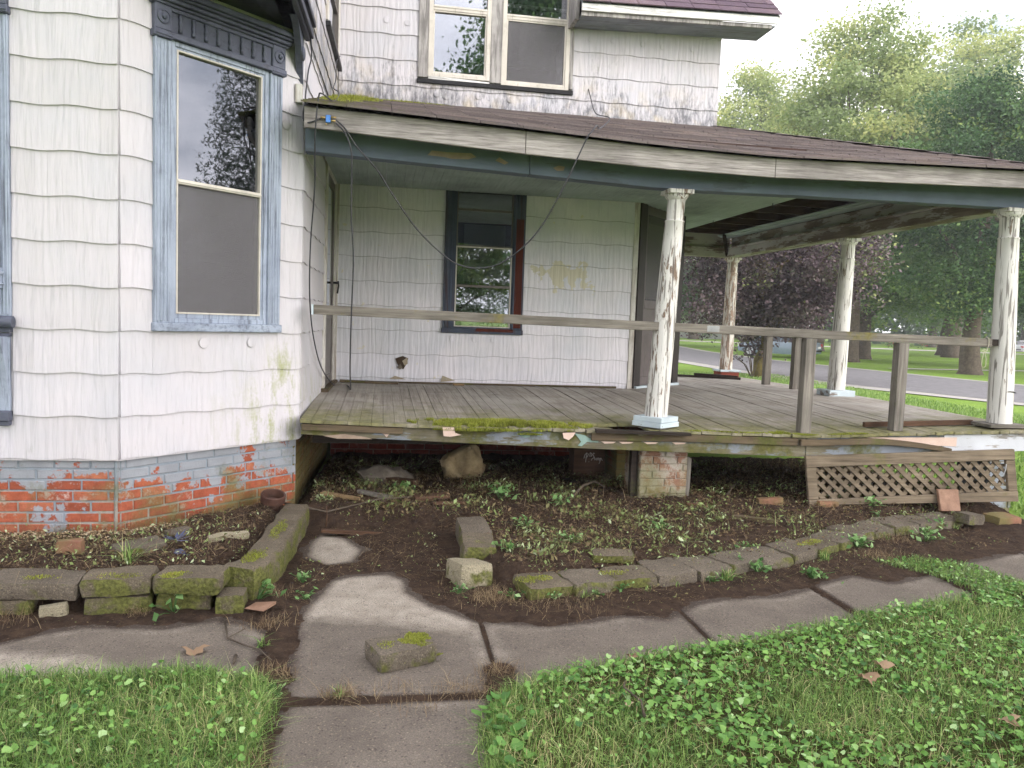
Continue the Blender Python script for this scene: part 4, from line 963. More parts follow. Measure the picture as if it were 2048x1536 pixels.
MB().box((5.61, 5.73, 2.70), (5.635, 12.0, 2.83)).build('side_fascia', M['fascia'], porch)
MB().box((5.34, 5.99, 2.74), (5.61, 12.0, 2.76)).build('side_eave_soffit', M['soffit_paint'], porch)

# columns
def column(name, x, y, zb, zt, lean, mat, rb=.090, rtop=.068):
    H = zt-zb; prof = [(rb*1.0, 0)]
    for t in np.linspace(0.0, .86, 12): prof.append((rb - (rb-rtop)*t**1.6, H*t))
    hh = H*.86; prof += [(rtop+.008, hh+.004), (rtop+.010, hh+.012), (rtop, hh+.02), (rtop, H-.075), (rtop+.006, H-.07), (rtop+.018, H-.055), (rtop+.026, H-.04), (rtop+.026, H-.032)]
    o = MB().lathe((x, y, zb), prof, 28, lean).build('column', mat, porch, smooth=True, angle=50)
    ax, ay = x+lean[0]*H, y+lean[1]*H
    MB().obox((ax, ay, zt-.015), (.20, .20, .034), (0, 0, 0), .002).build('abacus', mat, o, bevel=.004)
    return o
c1 = column('column', 2.155, 6.02, .795, BB(2.2)-.003, (.046, 0), M['column'])
for k, (w, h) in enumerate(((.265, .04), (.255, .04))):
    MB().obox((2.155, 6.02, .715+.04*k+.02), (w, w, h-.002), (0, 0, R(38+2*k)), .001).build('plinth_board', M['plinth'], c1, bevel=.002)
MB().obox((2.16, 6.02, .705), (.2, .2, .02), (0, 0, R(38))).build('packing_block', M['wood_x'], c1)
c2_ = column('column', 5.24, 6.05, .785, BB(5.2)-.003, (-.038, 0), M['column_crack'], .098, .075)
MB().box((5.06, 5.93, .754), (5.43, 6.19, .782)).build('plinth_board', M['wood_x'], c2_, bevel=.003)
MB().box((5.11, 5.95, .738), (5.40, 6.17, .753)).build('packing_block', M['floor_dark'], c2_, bevel=.003)
MB().tube([(5.243+.097*math.cos(t), 6.05+.097*math.sin(t), 1.055+.006*math.sin(3*t)) for t in np.linspace(0, 2*math.pi, 20)], .005, 6).build('rot_crack', M['black_metal'], c2_)
c3_ = column('column', 5.23, 8.55, .845, 2.583, (.02, 0), M['column_crack'], .10, .075)
MB().box((5.07, 8.41, .775), (5.39, 8.69, .843)).build('plinth_board', M['plinth'], c3_, bevel=.003)
c4_ = column('column', 5.26, 11.66, .875, 2.583, (.01, 0), M['column_bare'], .098, .075)
MB().box((5.13, 11.52, .758), (5.42, 11.80, .845)).build('plinth_block', M['plinth_red'], c4_, bevel=.003)
MB().box((5.11, 11.50, .846), (5.44, 11.82, .874)).build('plinth_board', M['plinth'], c4_, bevel=.003)
# railing
RTOP = lambda x: 1.566 - (x+.49)*.0120
rail = MB(); rail.sweep(xs(-.49, 5.04, 10), lambda x: [(x,5.965,RTOP(x)-.070), (x,6.005,RTOP(x)-.070), (x,6.005,RTOP(x)), (x,5.965,RTOP(x))])
for v in rail.v: 
    if abs(v.x-5.04) < .01: pass
ro = rail.build('rail', M['rail'], porch, bevel=.004)
MB().box((5.0, 6.006, RTOP(5)-.058), (5.17, 6.04, RTOP(5)-.004)).build('rail_stub', M['floor_dark'], ro)
MB().box((-.505, 5.962, 1.494), (-.491, 6.008, 1.568)).build('rail_end_cap', M['plinth'], ro)
mb = MB().box((2.52, 5.9625, RTOP(2.6)-.056), (2.62, 5.9645, RTOP(2.6)-.008))
for i in range(6):
    for j in range(3): mb.obox((2.535+i*.0145, 5.9615, RTOP(2.6)-.046+j*.015), (.004, .003, .009), (0, .5, 0))
mb.build('nail_plate', M['zinc'], ro)
for px_, py_ in ((3.40, 5.985), (4.22, 5.985)):
    MB().sweep([fz(px_, 5.985)-.002, 1.0, 1.3, RTOP(px_)-.0715], lambda z: [(px_-.045,py_-.04,z),(px_+.045,py_-.04,z),(px_+.045,py_+.045,z),(px_-.045,py_+.045,z)]).build('rail_post', M['wood_z'], porch, bevel=.004)
MB().sweep(np.linspace(8.62, 11.6, 5), lambda y: [(5.13,y,1.43),(5.17,y,1.43),(5.17,y,1.495),(5.13,y,1.495)]).build('side_rail', M['wood_y'], porch, bevel=.003)
for py_ in (10.1, 9.35):
    MB().box((5.10, py_-.045, fz(5.1, py_)-.002), (5.19, py_+.045, 1.4285)).build('rail_post', M['wood_z'], porch, bevel=.004)
MB().quadbox([(4.02,6.10,.722),(5.08,6.16,.748),(5.08,6.20,.748),(4.02,6.14,.722),(4.02,6.10,.762),(5.08,6.16,.792),(5.08,6.20,.792),(4.02,6.14,.762)]).build('bottom_rail', M['rot_wood'], porch, bevel=.003)
# piers
def pier(x0, x1, y0, y1, z0, z1, mat, mortar, H=.0672):
    p = MB().box((x0+.008, y0+.008, z0-.3), (x1-.008, y1-.008, z1)).build('pier', M[mortar], porch)
    bricks(p, Fr((x0, y0), (x1, y0)), 0, x1-x0, z0, z1, M[mat], 0, 0, H=H)
    bricks(p, Fr((x0, y1), (x0, y0)), 0, y1-y0, z0, z1, M[mat], 0, 0, H=H)
    return p
p1_ = pier(2.06, 2.46, 6.06, 6.46, .10, .525, 'brick_pier', 'mortar_pier', .0605)
MB().quadbox([(2.465,6.10,.10),(2.50,6.10,.10),(2.50,6.22,.10),(2.465,6.22,.10),(2.47,6.10,.46),(2.505,6.10,.44),(2.505,6.22,.44),(2.47,6.22,.46)]).build('side_board', M['wood_z'], p1_)
MB().box((2.0, 6.10, .08), (2.05, 6.16, .52)).build('side_board', M['floor_dark'], p1_)
pier(2.15, 2.52, 7.0, 7.4, .05, .60, 'brick_side', 'mortar_side')
pier(5.14, 5.38, 6.0, 6.4, .05, .57, 'brick_blue', 'mortar_pier')
pier(5.12, 5.40, 11.5, 11.8, .0, .70, 'brick_blue', 'mortar_pier')
blk = MB().box((1.80, 7.2, .0), (2.10, 7.4, .34)).build('footing_block', M['rot_wood'], porch)
mb = MB()
for s_ in gs: mb.tube([(1.895+.17*u, 7.197, .19+.12*v) for u, v in s_], .0035, 5)
mb.build('chalk_scrawl', M['chalk'], blk)
# boards lying along the house wall on the porch floor
for nm, lab, c, s_, rot, mt in (('trim_board', 'long dark trim board lying at the foot of the porch wall under the window', (1.3, 8.76, .79), (2.7, .03, .022), (0, 0, R(.5)), 'trim_strip'),
        ('trim_board', 'short dark board lying on the porch floor by the side door', (-.12, 8.70, .79), (.62, .07, .022), (R(4), R(1), R(-3)), 'trim_strip'),
        ('wood_offcut', 'small fresh orange wood offcut lying at the foot of the porch wall', (.84, 8.66, .79), (.12, .05, .02), (0, 0, R(2)), 'orange_wood'),
        ('dark_plank', 'stack of dark rotten planks on the far porch corner by the red plinth', (4.75, 11.15, .785), (.95, .07, .03), (0, 0, R(-26)), 'floor_dark')):
    tag(MB().obox(c, s_, rot, .003).build(nm, M[mt], None, bevel=.003), lab, 'board')
tag(MB().obox((4.86, 11.10, .815), (.62, .05, .028), (0, R(1), R(-22)), .003).build('dark_plank', M['floor_dark'], None, bevel=.003), 'short dark plank lying on top of another at the far porch corner', 'board')
# ------------------------------------------------------------------ ground, path, soil
FILM = [(-3.0,3.80),(-1.63,3.75),(-1.51,3.85),(-1.34,3.93),(-.97,3.88),(-.77,3.97),(-.59,3.91),(-.43,3.72),(-.39,3.93),(-.37,4.1),(-.3,4.36),(-.27,4.53),(-.15,4.61),(.08,4.65),(.19,4.51),(.2,4.3),(.31,4.1),(.52,3.87),(.69,3.83),(.86,3.79),(1.08,3.84),(1.26,3.9),(1.48,3.85),(1.73,4.05),(1.96,4.12),(2.28,4.14),(2.64,4.34),(2.92,4.47),(3.09,4.32),(3.32,4.4),(3.74,4.64),(4.58,4.95),(5.3,5.3)]
FILMP = FILM + [(5.4,6.2),(-.5,6.2),(-3.0,5.0)]
ISL = [(-.46,5.3),(-.39,5.55),(-.18,5.41),(-.06,5.12),(-.11,4.85),(-.3,4.76),(-.45,4.97)]
BEDR = [(.56,5.38),(.5,4.5),(.75,4.22),(1.54,4.44),(2.58,4.82),(3.36,5.30),(4.5,5.72),(5.3,5.85),(5.38,9.0),(-.62,9.0),(-.62,5.72),(-.3,5.62),(.3,5.52)]
BEDL = [(-3.4,4.16),(-1.4,4.08),(-.80,4.14),(-.64,4.6),(-.57,5.6),(-.62,6.15),(-1.56,5.2),(-3.4,5.2)]
JOINTS = [([(-.43,3.95),(-.42,3.42),(-.41,2.94),(-.43,2.2)], .075), ([(-.42,3.09),(.03,3.065),(.55,3.06)], .030), ([(.520,3.9),(.518,3.4)], .006), ([(.53,3.30),(.515,3.15),(.50,3.0)], .06), ([(1.595,4.1),(1.6,3.4)], .008), ([(2.55,4.5),(2.56,3.7)], .022), ([(3.52,4.8),(3.53,3.95)], .05)]
def sdist(x, y, poly):
    d = polydist(x, y, poly); return np.where(inpoly(x, y, poly), d, -d)
def soil_h(x, y):
    x = np.asarray(x, float); y = np.asarray(y, float)
    n1 = fbm(x*3.1, y*3.1, 3); n2 = fbm(x*14, y*14, 9, 3); n3 = fbm(x*40, y*40, 21, 2)
    wob = (fbm(x*7, y*7, 5)-.5)*.14
    df = sdist(x, y, FILMP) + wob*.8; di = -(sdist(x, y, ISL) + wob*.9); d = np.minimum(df, di)
    h = np.where(d > 0, .002 + .022*np.clip(d/.3, 0, 1) + (n2-.4)*.018*np.clip(d/.06, 0, 1) + (n3-.5)*.012*np.clip(d/.04, 0, 1), np.maximum(-.08, -.003+d*.4))
    for pl_, w in JOINTS:
        dj = w*(.5+1.1*n2) - polydist(x, y, pl_, False)
        h = np.maximum(h, np.where(dj > 0, np.minimum(.002+dj*.25, .012) + (n3-.5)*.005, -.08))
    for pl_, w in JOINTS: h = np.maximum(h, np.where(polydist(x, y, pl_, False) < w+.035, -.007 + (n3-.5)*.006, -.08))
    for bed, top in ((BEDR, .115), (BEDL, .145)):
        db = sdist(x, y, bed) + wob*.3
        hb = .01 + top*np.clip(db/.16, 0, 1) + (n1-.5)*.06*np.clip(db/.2, 0, 1) + (n2-.5)*.030 + (n3-.5)*.016
        hb = hb - np.clip(y-6.4, 0, 3)*.055*(bed is BEDR)
        h = np.where(db > 0, np.maximum(h, hb), h)
    return h
gx, gy = np.meshgrid(np.arange(-3.3, 5.6, .017), np.concatenate([np.arange(2.2, 6.0, .015), np.arange(6.0, 9.0, .04)]))
hz = soil_h(gx, gy)
ny, nx = gx.shape; idx = np.arange(nx*ny).reshape(ny, nx)
F = np.stack([idx[:-1,:-1], idx[:-1,1:], idx[1:,1:], idx[1:,:-1]], -1).reshape(-1, 4)
keep = (hz.ravel()[F] > -.02).any(1); F = F[keep]
used = np.unique(F); remap = -np.ones(nx*ny, int); remap[used] = np.arange(len(used))
V = np.stack([gx, gy, hz], -1).reshape(-1, 3)[used]
tag(np_mesh('soil', V, remap[F], M['soil'], smooth=True), kind='structure')
def sz(x, y): return float(soil_h(np.array([x]), np.array([y]))[0])

def lawn_h(x, y): return .012 + .03*fbm(np.asarray(x)*2.3, np.asarray(y)*2.3, 31) 
GL_ = [(-4.5,3.40),(-1.47,3.37),(-1.09,3.36),(-.7,3.36),(-.43,3.26),(-.39,2.94),(-.43,2.0),(-.6,.5),(-4.5,.5)]
GR_ = [(.6,.5),(.44,2.0),(.42,2.55),(.42,2.73),(.51,3.03),(.74,3.22),(1.25,3.38),(1.65,3.46),(2.12,3.62),(2.67,3.82),(3.5,4.05),(3.89,4.19),(5.2,4.5),(7.5,4.8),(7.5,.5)]
GS_ = [(3.22,4.66),(3.42,4.42),(3.5,4.0),(3.95,4.15),(3.84,4.55),(3.6,4.75)]
gx, gy = np.meshgrid(np.arange(-4.4, 7.4, .06), np.arange(.5, 4.95, .06))
dl = np.maximum(sdist(gx, gy, GL_), sdist(gx, gy, GR_))
hz = np.where(dl > -.03, lawn_h(gx, gy)*np.clip((dl+.03)/.1, 0, 1) - .012*(dl < .02), -.06)
ny, nx = gx.shape; idx = np.arange(nx*ny).reshape(ny, nx); F = np.stack([idx[:-1,:-1], idx[:-1,1:], idx[1:,1:], idx[1:,:-1]], -1).reshape(-1, 4)
F = F[(hz.ravel()[F] > -.03).any(1)]
def turf():
    g = G('near_turf'); n = g.noise(6, 5, .7); f = g.noise(60, 4, .7)
    c = g.ramp(n, [(.3, C(44,48,26)), (.7, C(70,78,40))]); c = g.mix(g.ramp(f, [(.45, 0), (.65, .6)]), c, C(96,84,56))
    return g.done(c, .95, g.bump(f, .8, .02), spec=.1)
M['turf'] = turf()
tag(np_mesh('lawn', np.stack([gx, gy, hz], -1).reshape(-1, 3), F, M['turf'], smooth=True), kind='structure')
tag(MB().face([(-900,-900,-.05),(900,-900,-.05),(900,900,-.05),(-900,900,-.05)]).build('ground', M['lawn']), kind='structure')

path = tag(empty('path', (0, 3, 0)), kind='structure')
LP = [(-1.75,3.66),(-1.27,3.60),(-.92,3.36),(-1.8,3.30)]
def clean(x, y):
    dF = -sdist(x, y, FILMP); c = (.1+.8*fbm(x*2.6, y*2.6, 19))*np.exp(-(np.clip(dF-.01, 0, 9)/.10)**2)
    c = np.maximum(c, np.where(inpoly(x, y, ISL), .85, 0))
    dl = sdist(x, y, LP); c = np.maximum(c, np.clip(.5 + dl/.16, 0, 1)*.95)
    m_ = ((x > -.45) & (x < .45)); c = np.maximum(c, np.where(m_, np.clip((y-3.74 + .25*x)/.22, 0, 1)*.95, 0))
    for pl_, w in JOINTS[:4]: c = np.maximum(c, .45*np.exp(-(polydist(x, y, pl_, False)/.10)**2))
    return c + (fbm(x*4, y*4, 77)-.5)*.5
def slab(cor, tilt=0):
    # cor: 4 corners counter-clockwise
    c = [np.array(p) for p in cor]; L = max(np.linalg.norm(c[1]-c[0]), np.linalg.norm(c[2]-c[3])); Wd = max(np.linalg.norm(c[3]-c[0]), np.linalg.norm(c[2]-c[1]))
    nu, nv = int(L/.03)+2, int(Wd/.03)+2; U, Vv = np.meshgrid(np.concatenate([[0, .003/L], np.linspace(.012/L, 1-.012/L, nu-4), [1-.003/L, 1]]), np.concatenate([[0, .003/Wd], np.linspace(.012/Wd, 1-.012/Wd, nv-4), [1-.003/Wd, 1]]))
    P = ((1-U)*(1-Vv))[..., None]*c[0] + (U*(1-Vv))[..., None]*c[1] + (U*Vv)[..., None]*c[2] + ((1-U)*Vv)[..., None]*c[3]
    x, y = P[..., 0], P[..., 1]; ed = np.minimum(np.minimum(U*L, (1-U)*L), np.minimum(Vv*Wd, (1-Vv)*Wd))
    z = -.005*np.exp(-ed/.010) + (fbm(x*3, y*3, 41)-.5)*.008 + tilt*(U-.5)
    z = np.where((U == 0) | (U == 1) | (Vv == 0) | (Vv == 1), -.09, z)
    idx = np.arange(nu*nv).reshape(nv, nu); F = np.stack([idx[:-1,:-1], idx[:-1,1:], idx[1:,1:], idx[1:,:-1]], -1).reshape(-1, 4)
    o = np_mesh('path_slab', np.stack([x, y, z], -1).reshape(-1, 3), F, M['slab'], path, clean(x, y).ravel(), smooth=True)
    dF = np.maximum(-sdist(x, y, FILMP), -9); dI = np.where(inpoly(x, y, ISL), polydist(x, y, ISL), 9); dF = np.where(dF < 0, np.minimum(dI, 9)*(dI < 8), dF)
    dj = np.exp(-(np.clip(dF-.005, 0, 9)/.05)**1.5)
    for pl_, w in JOINTS: dj = np.maximum(dj, .95*np.exp(-(np.clip(polydist(x, y, pl_, False)-w*.7, 0, 9)/(.012+w*.5))**1.5))
    a = o.data.attributes.new('dirt', 'FLOAT', 'POINT'); a.data.foreach_set('value', dj.ravel().astype(np.float32))
slab([(-.40,1.3),(.50,1.3),(.505,3.05),(-.40,3.06)], .006)
slab([(-.40,3.085),(.512,3.08),(.515,5.75),(-.56,5.75)])
slab([(-1.75,3.2),(-.43,3.2),(-.44,4.3),(-1.75,4.3)]); slab([(-3.2,3.2),(-1.76,3.2),(-1.76,4.3),(-3.2,4.3)])
y0 = lambda x: 3.0 + .24*(x-.55); y1 = lambda x: 4.25 + .27*(x-.55)
for a, b in ((.524, 1.594), (1.602, 2.549), (2.558, 3.515), (3.535, 4.5), (4.52, 5.5), (5.52, 6.5)): slab([(a, y0(a)), (b, y0(b)), (b, y1(b)+.1), (a, y1(a)+.1)], random.uniform(-.008, .008))

# ------------------------------------------------------------------ edging blocks
from mathutils import noise as mn
def rough_block(c, size, rz=0, tilt=(0, 0), seed=0, mat='block', amp=.008, name='edging_block', seg=.03, power=11, parent=None):
    sx, sy, sz_ = size; n = [max(2, int(s/seg)) for s in size]; verts = {}; V = []; F = []
    def vid(i, j, k):
        key = (i, j, k)
        if key not in verts:
            p = Vector((-1+2*i/n[0], -1+2*j/n[1], -1+2*k/n[2]))
            r = (abs(p.x)**power + abs(p.y)**power + abs(p.z)**power)**(1/power); p = p/r if r > 1 else p
            q = Vector((p.x*sx/2, p.y*sy/2, p.z*sz_/2)); w = q*9 + Vector((seed*7.3, seed*3.1, seed*1.7))
            q += mn.noise_vector(w)*amp + mn.noise_vector(w*3.3)*amp*.5
            verts[key] = len(V); V.append(q)
        return verts[key]
    for ax in range(3):
        o1, o2 = [(1, 2), (2, 0), (0, 1)][ax]
        for side in (0, n[ax]):
            for a in range(n[o1]):
                for b in range(n[o2]):
                    def kk(aa, bb):
                        t = [0, 0, 0]; t[ax] = side; t[o1] = aa; t[o2] = bb; return vid(*t)
                    q = [kk(a, b), kk(a+1, b), kk(a+1, b+1), kk(a, b+1)]; F.append(q if side else q[::-1])
    from mathutils import Euler
    Mx = Euler((tilt[0], tilt[1], rz)).to_matrix(); mb = MB(); mb.v = [Vector(c) + Mx @ v for v in V]; mb.f = F; mb.m = [0]*len(F)
    return mb.build(name, M[mat], parent, smooth=True, angle=40)
ordn = ['first', 'second', 'third', 'fourth', 'fifth', 'sixth', 'seventh', 'eighth', 'ninth', 'tenth', 'eleventh', 'twelfth', 'thirteenth', 'fourteenth', 'fifteenth', 'sixteenth', 'seventeenth']
# left bed: two courses and a long curved stone
xs_ = [-3.0, -2.62, -2.22, -1.83, -1.42, -1.08, -.74]
low = [(-2.9, -2.5), (-2.49, -2.05), (-2.04, -1.62), (-1.40, -1.09), (-1.075, -.80), (-.785, -.64)]
for i, (a, b) in enumerate(low):
    yy = 4.12 + .03*math.sin(i*2)
    tag(rough_block(((a+b)/2, yy, .03), (b-a-.006, .15, .13), R(random.uniform(-3, 3)), (0, 0), i+1, 'block_mossy'), f'lower-course grey edging block of the left bed, {ordn[len(low)-1-i]} from the curved stone', 'block', 'edging blocks of the left bed')
for i, (a, b) in enumerate(zip(xs_, xs_[1:])):
    tl = (R(random.uniform(-3, 3)), R(random.uniform(-2, 2) + (4 if i == 3 else 0)))
    tag(rough_block(((a+b)/2, 4.14 + (.03 if i == 2 else 0), .142 - (.012 if i == 3 else 0)), (b-a-.008, .22, .09), R(random.uniform(-4, 4) + (6 if i == 3 else 0)), tl, i+11, 'block_mossy' if i in (4, 5) else 'block', .010), f'upper-course mossy edging block of the left bed, {ordn[len(xs_)-2-i]} from the curved stone', 'block', 'edging blocks of the left bed')
mb = MB(); cp = [(-.70,4.19),(-.63,4.42),(-.60,4.75),(-.585,5.10),(-.57,5.42),(-.56,5.70)]
def cspl(t):
    t = min(max(t, 0), 4.999); i = int(t); f = t-i; a, b, c, d = [cp[min(max(i+k, 0), 5)] for k in (-1, 0, 1, 2)]
    return [.5*(2*b[j]+(c[j]-a[j])*f+(2*a[j]-5*b[j]+4*c[j]-d[j])*f*f+(3*b[j]-a[j]-3*c[j]+d[j])*f**3) for j in (0, 1)]
def cring(t):
    q0 = cspl(t); q1 = cspl(t+.05); q2 = cspl(t-.05); x_, y_ = q0
    dx, dy = q1[0]-q2[0], q1[1]-q2[1]; l = math.hypot(dx, dy); nx_, ny_ = dy/l, -dx/l; w = .085
    w += .006*math.sin(t*5)
    z1 = .185 - .004*t + .006*math.sin(t*7)
    q = [(-1, -.02), (1, -.02), (1.05, .09), (1, z1-.012), (.85, z1), (-.85, z1), (-1, z1-.012), (-1.05, .09)]
    return [(x_+nx_*w*a + random.uniform(-.004, .004), y_+ny_*w*a, b + random.uniform(-.004, .004)) for a, b in q]
mb.sweep(np.linspace(0, 4.999, 34), cring)
tag(mb.build('curved_edging', M['block_mossy'], smooth=True, angle=45), 'long curved mossy concrete edging stone ending at the clay pipe', 'edging')
# right bed: one arc of bricks
arc = [(.78,4.20),(1.16,4.28),(1.54,4.37),(2.05,4.53),(2.58,4.74),(2.98,4.95),(3.36,5.20),(3.72,5.38),(4.10,5.50),(4.5,5.64)]
seg_ = [math.hypot(b[0]-a[0], b[1]-a[1]) for a, b in zip(arc, arc[1:])]; tot = sum(seg_)
def arcp(s):
    for (a, b), l in zip(zip(arc, arc[1:]), seg_):
        if s <= l: t = s/l; return (a[0]+(b[0]-a[0])*t, a[1]+(b[1]-a[1])*t, math.atan2(b[1]-a[1], b[0]-a[0]))
        s -= l
    return (*arc[-1], 0.3)
nb = 15
for i in range(nb):
    x_, y_, an = arcp(tot*(i+.5)/nb); L = tot/nb-.012
    tag(rough_block((x_, y_, .040 + random.uniform(-.006, .006)), (L*random.uniform(1.03, 1.08), .265 + random.uniform(-.03, .02), .095), an + R(random.uniform(-5, 5)), (R(random.uniform(-2, 3)), R(random.uniform(-2, 2))), i+30, 'block_mossy' if i in (0, 2, 8) else 'block', .011, power=11), f'{ordn[i]} grey brick from the left in the curved border of the right bed', 'brick', 'border bricks of the right bed')
tag(rough_block((.625, 5.11, .095), (.20, .38, .15), R(2), (R(2), 0), 61, 'block', .006), 'upright rectangular edging block at the back of the path, moss down its side', 'block')
tag(rough_block((.61, 4.76, .09), (.205, .33, .15), R(-3), (R(1), R(2)), 62, 'block_mossy', .007), 'moss-topped edging block between two others beside the path', 'block')
tag(rough_block((.52, 4.42, .065), (.20, .28, .14), R(14), (R(-9), R(5)), 63, 'stone_pale', .007, power=9), 'pale square-cut block tilted at the front corner of the right bed', 'block')
tag(rough_block((.115, 3.43, .043), (.28, .20, .08), R(22), (0, 0), 64, 'block', .005, 'loose_block', power=12), 'loose concrete block with bright moss lying on the middle of the path', 'block')
tag(rough_block((1.40, 4.55, .115), (.26, .12, .05), R(-6), (R(6), 0), 65, 'block_mossy', .006), 'thin mossy slab lying just inside the right border', 'slab')
tag(rough_block((4.55, 5.48, .10), (.22, .14, .08), R(20), (0, R(6)), 66, 'block', .008), 'grey block at the far right end of the border by the lattice', 'block')
for i, (x_, y_, s_, rz, mt, lab) in enumerate(((-1.63, 4.56, (.13, .10, .09), R(8), 'brick_loose', 'mossy red brick half standing in the left bed'), (-1.30, 4.62, (.26, .22, .05), R(30), 'block', 'flat grey stone lying in the middle of the left bed'), (-1.17, 4.95, (.14, .10, .05), R(40), 'block', 'small grey stone near the brick wall in the left bed'),
        (-.86, 4.82, (.24, .06, .035), R(14), 'stone_pale', 'narrow pale stone strip in the left bed beside the curved edging'), (3.05, 5.80, (.20, .09, .06), R(-8), 'brick_loose', 'red brick lying before the dark opening left of the lattice'), (3.52, 5.78, (.19, .09, .05), R(5), 'brick_loose', 'red brick lying in front of the left end of the lattice'),
        (4.25, 5.66, (.24, .10, .055), R(-12), 'brick_loose', 'broken tan brick lying below the middle of the lattice'), (5.0, 5.66, (.26, .17, .07), R(10), 'brick_loose', 'tan stone lying at the right end of the lattice'), (-1.52, 4.03, (.13, .06, .06), R(12), 'stone_pale', 'white stone wedged under the left bed edging'), (-1.0, 4.25, (.1, .08, .04), R(3), 'block', 'small broken lump of concrete on the left border'))):
    tag(rough_block((x_, y_, max(sz(x_, y_), 0)+s_[2]*.32), s_, rz, (R(random.uniform(-6, 6)), R(random.uniform(-6, 6))), 80+i, mt, .007, 'stone' if mt != 'brick_loose' else 'loose_brick', .03), lab, 'stone' if mt != 'brick_loose' else 'brick')
# rocks under the porch
tag(rough_block((.74, 7.05, .19), (.36, .22, .32), R(-14), (R(6), R(-20)), 90, 'rock', .04, 'rock', .03, 3.6), 'tall tan boulder standing under the middle of the porch', 'rock')
tag(rough_block((.07, 6.75, .13), (.46, .30, .20), R(10), (R(4), R(14)), 91, 'rock_grey', .045, 'rock', .04, 3.0), 'low flat grey stone under the left part of the porch', 'rock')
# clay pipe
mb = MB(); cpp = Vector((-.735, 5.70, .07)); ax = Vector((.12, -.22, .96)).normalized(); e1 = ax.cross(Vector((0, 1, 0))).normalized(); e2 = ax.cross(e1)
mb.lathe(cpp, [(.062, 0), (.064, .10), (.066, .115), (.084, .125), (.086, .175), (.080, .182), (.072, .178), (.068, .12), (.05, .11)], 22, axis=(ax, e1, e2))
tag(mb.build('clay_pipe', M['terracotta'], smooth=True, angle=40), 'broken brown clay pipe stub at the foot of the bay corner', 'pipe')
# lattice panel leaning on the porch edge
lat = empty('lattice_panel', (4.3, 5.82, .14), 'weathered wooden lattice panel leaning under the right end of the porch', 'lattice')
LA, LB_, LC, LD = Vector((3.37, 5.80, .135)), Vector((5.24, 5.80, .165)), Vector((5.22, 5.87, .59)), Vector((3.35, 5.87, .515))
def lp(u, v, d=0):
    p = (LA*(1-u) + LB_*u)*(1-v) + (LD*(1-u) + LC*u)*v; return p + Vector((0, -d, 0))
def lbar(name, a, b, d0, d1, mat, parent=lat):   # a, b: (u0,v0,u1,v1) quads
    MB().quadbox([lp(*a[0], d0), lp(*a[1], d0), lp(*a[1], d1), lp(*a[0], d1), lp(*b[0], d0), lp(*b[1], d0), lp(*b[1], d1), lp(*b[0], d1)]).build(name, mat, parent, bevel=.003)
lbar('top_rail', [(0, .77), (1, .80)], [(0, 1.0), (1, 1.0)], .006, .036, M['lattice'])
lbar('bottom_rail', [(0, 0), (1, 0)], [(0, .10), (1, .20)], .006, .036, M['lattice'])
lbar('side_stile', [(0, .11), (.045, .112)], [(0, .765), (.045, .768)], .004, .032, M['lattice'])
lbar('side_stile', [(.955, .20), (1.0, .205)], [(.955, .79), (1.0, .79)], .004, .032, M['lattice'])
W_ = 1.87; hL, hH = .11, .80; pitch = .1265; sw = .048
def clipd(s0, sgn):                          # slat centre line through u0 at the bottom
    return [(s0, hL), (s0 + sgn*(hH-hL)*.40/W_*1.05, hH)]
u = -.20
for sgn, d in ((1, -.016), (-1, -.004)):
    s0 = -.32 if sgn > 0 else .02
    while s0 < (1.0 if sgn > 0 else 1.32):
        hw = sw/W_*.53; n_ = 8; pts = []
        (ua, va), (ub, vb) = clipd(s0, sgn)
        lo = max(0, ((.035-ua)/(ub-ua) if (ub-ua) else 0)) if sgn > 0 else max(0, (.965-ua)/(ub-ua))
        hi = min(1, (.965-ua)/(ub-ua)) if sgn > 0 else min(1, (.035-ua)/(ub-ua))
        if hi-lo > .05:
            P = lambda t, o: (min(max(ua+(ub-ua)*t+o, .03), .97), va+(vb-va)*t)
            a, b = [P(lo, -hw), P(lo, hw)], [P(hi, -hw), P(hi, hw)]
            MB().quadbox([lp(*a[0], d), lp(*a[1], d), lp(*a[1], d+.010), lp(*a[0], d+.010), lp(*b[0], d), lp(*b[1], d), lp(*b[1], d+.010), lp(*b[0], d+.010)]).build('slat', M['lattice'], lat)
        s0 += pitch/W_*.81
MB().tube([lp(.935, .5, .03), lp(.945, .62, .04), lp(.952, .72, .035)], .004, 6).build('bent_wire', M['zinc'], lat)
tag(MB().quadbox([(4.48,5.70,.10),(4.66,5.70,.10),(4.66,5.73,.10),(4.48,5.73,.10),(4.48,5.755,.265),(4.665,5.755,.265),(4.665,5.785,.265),(4.48,5.785,.265)]).build('clay_tile', M['tile'], bevel=.004), 'square brown clay tile leaning against the bottom of the lattice', 'tile')
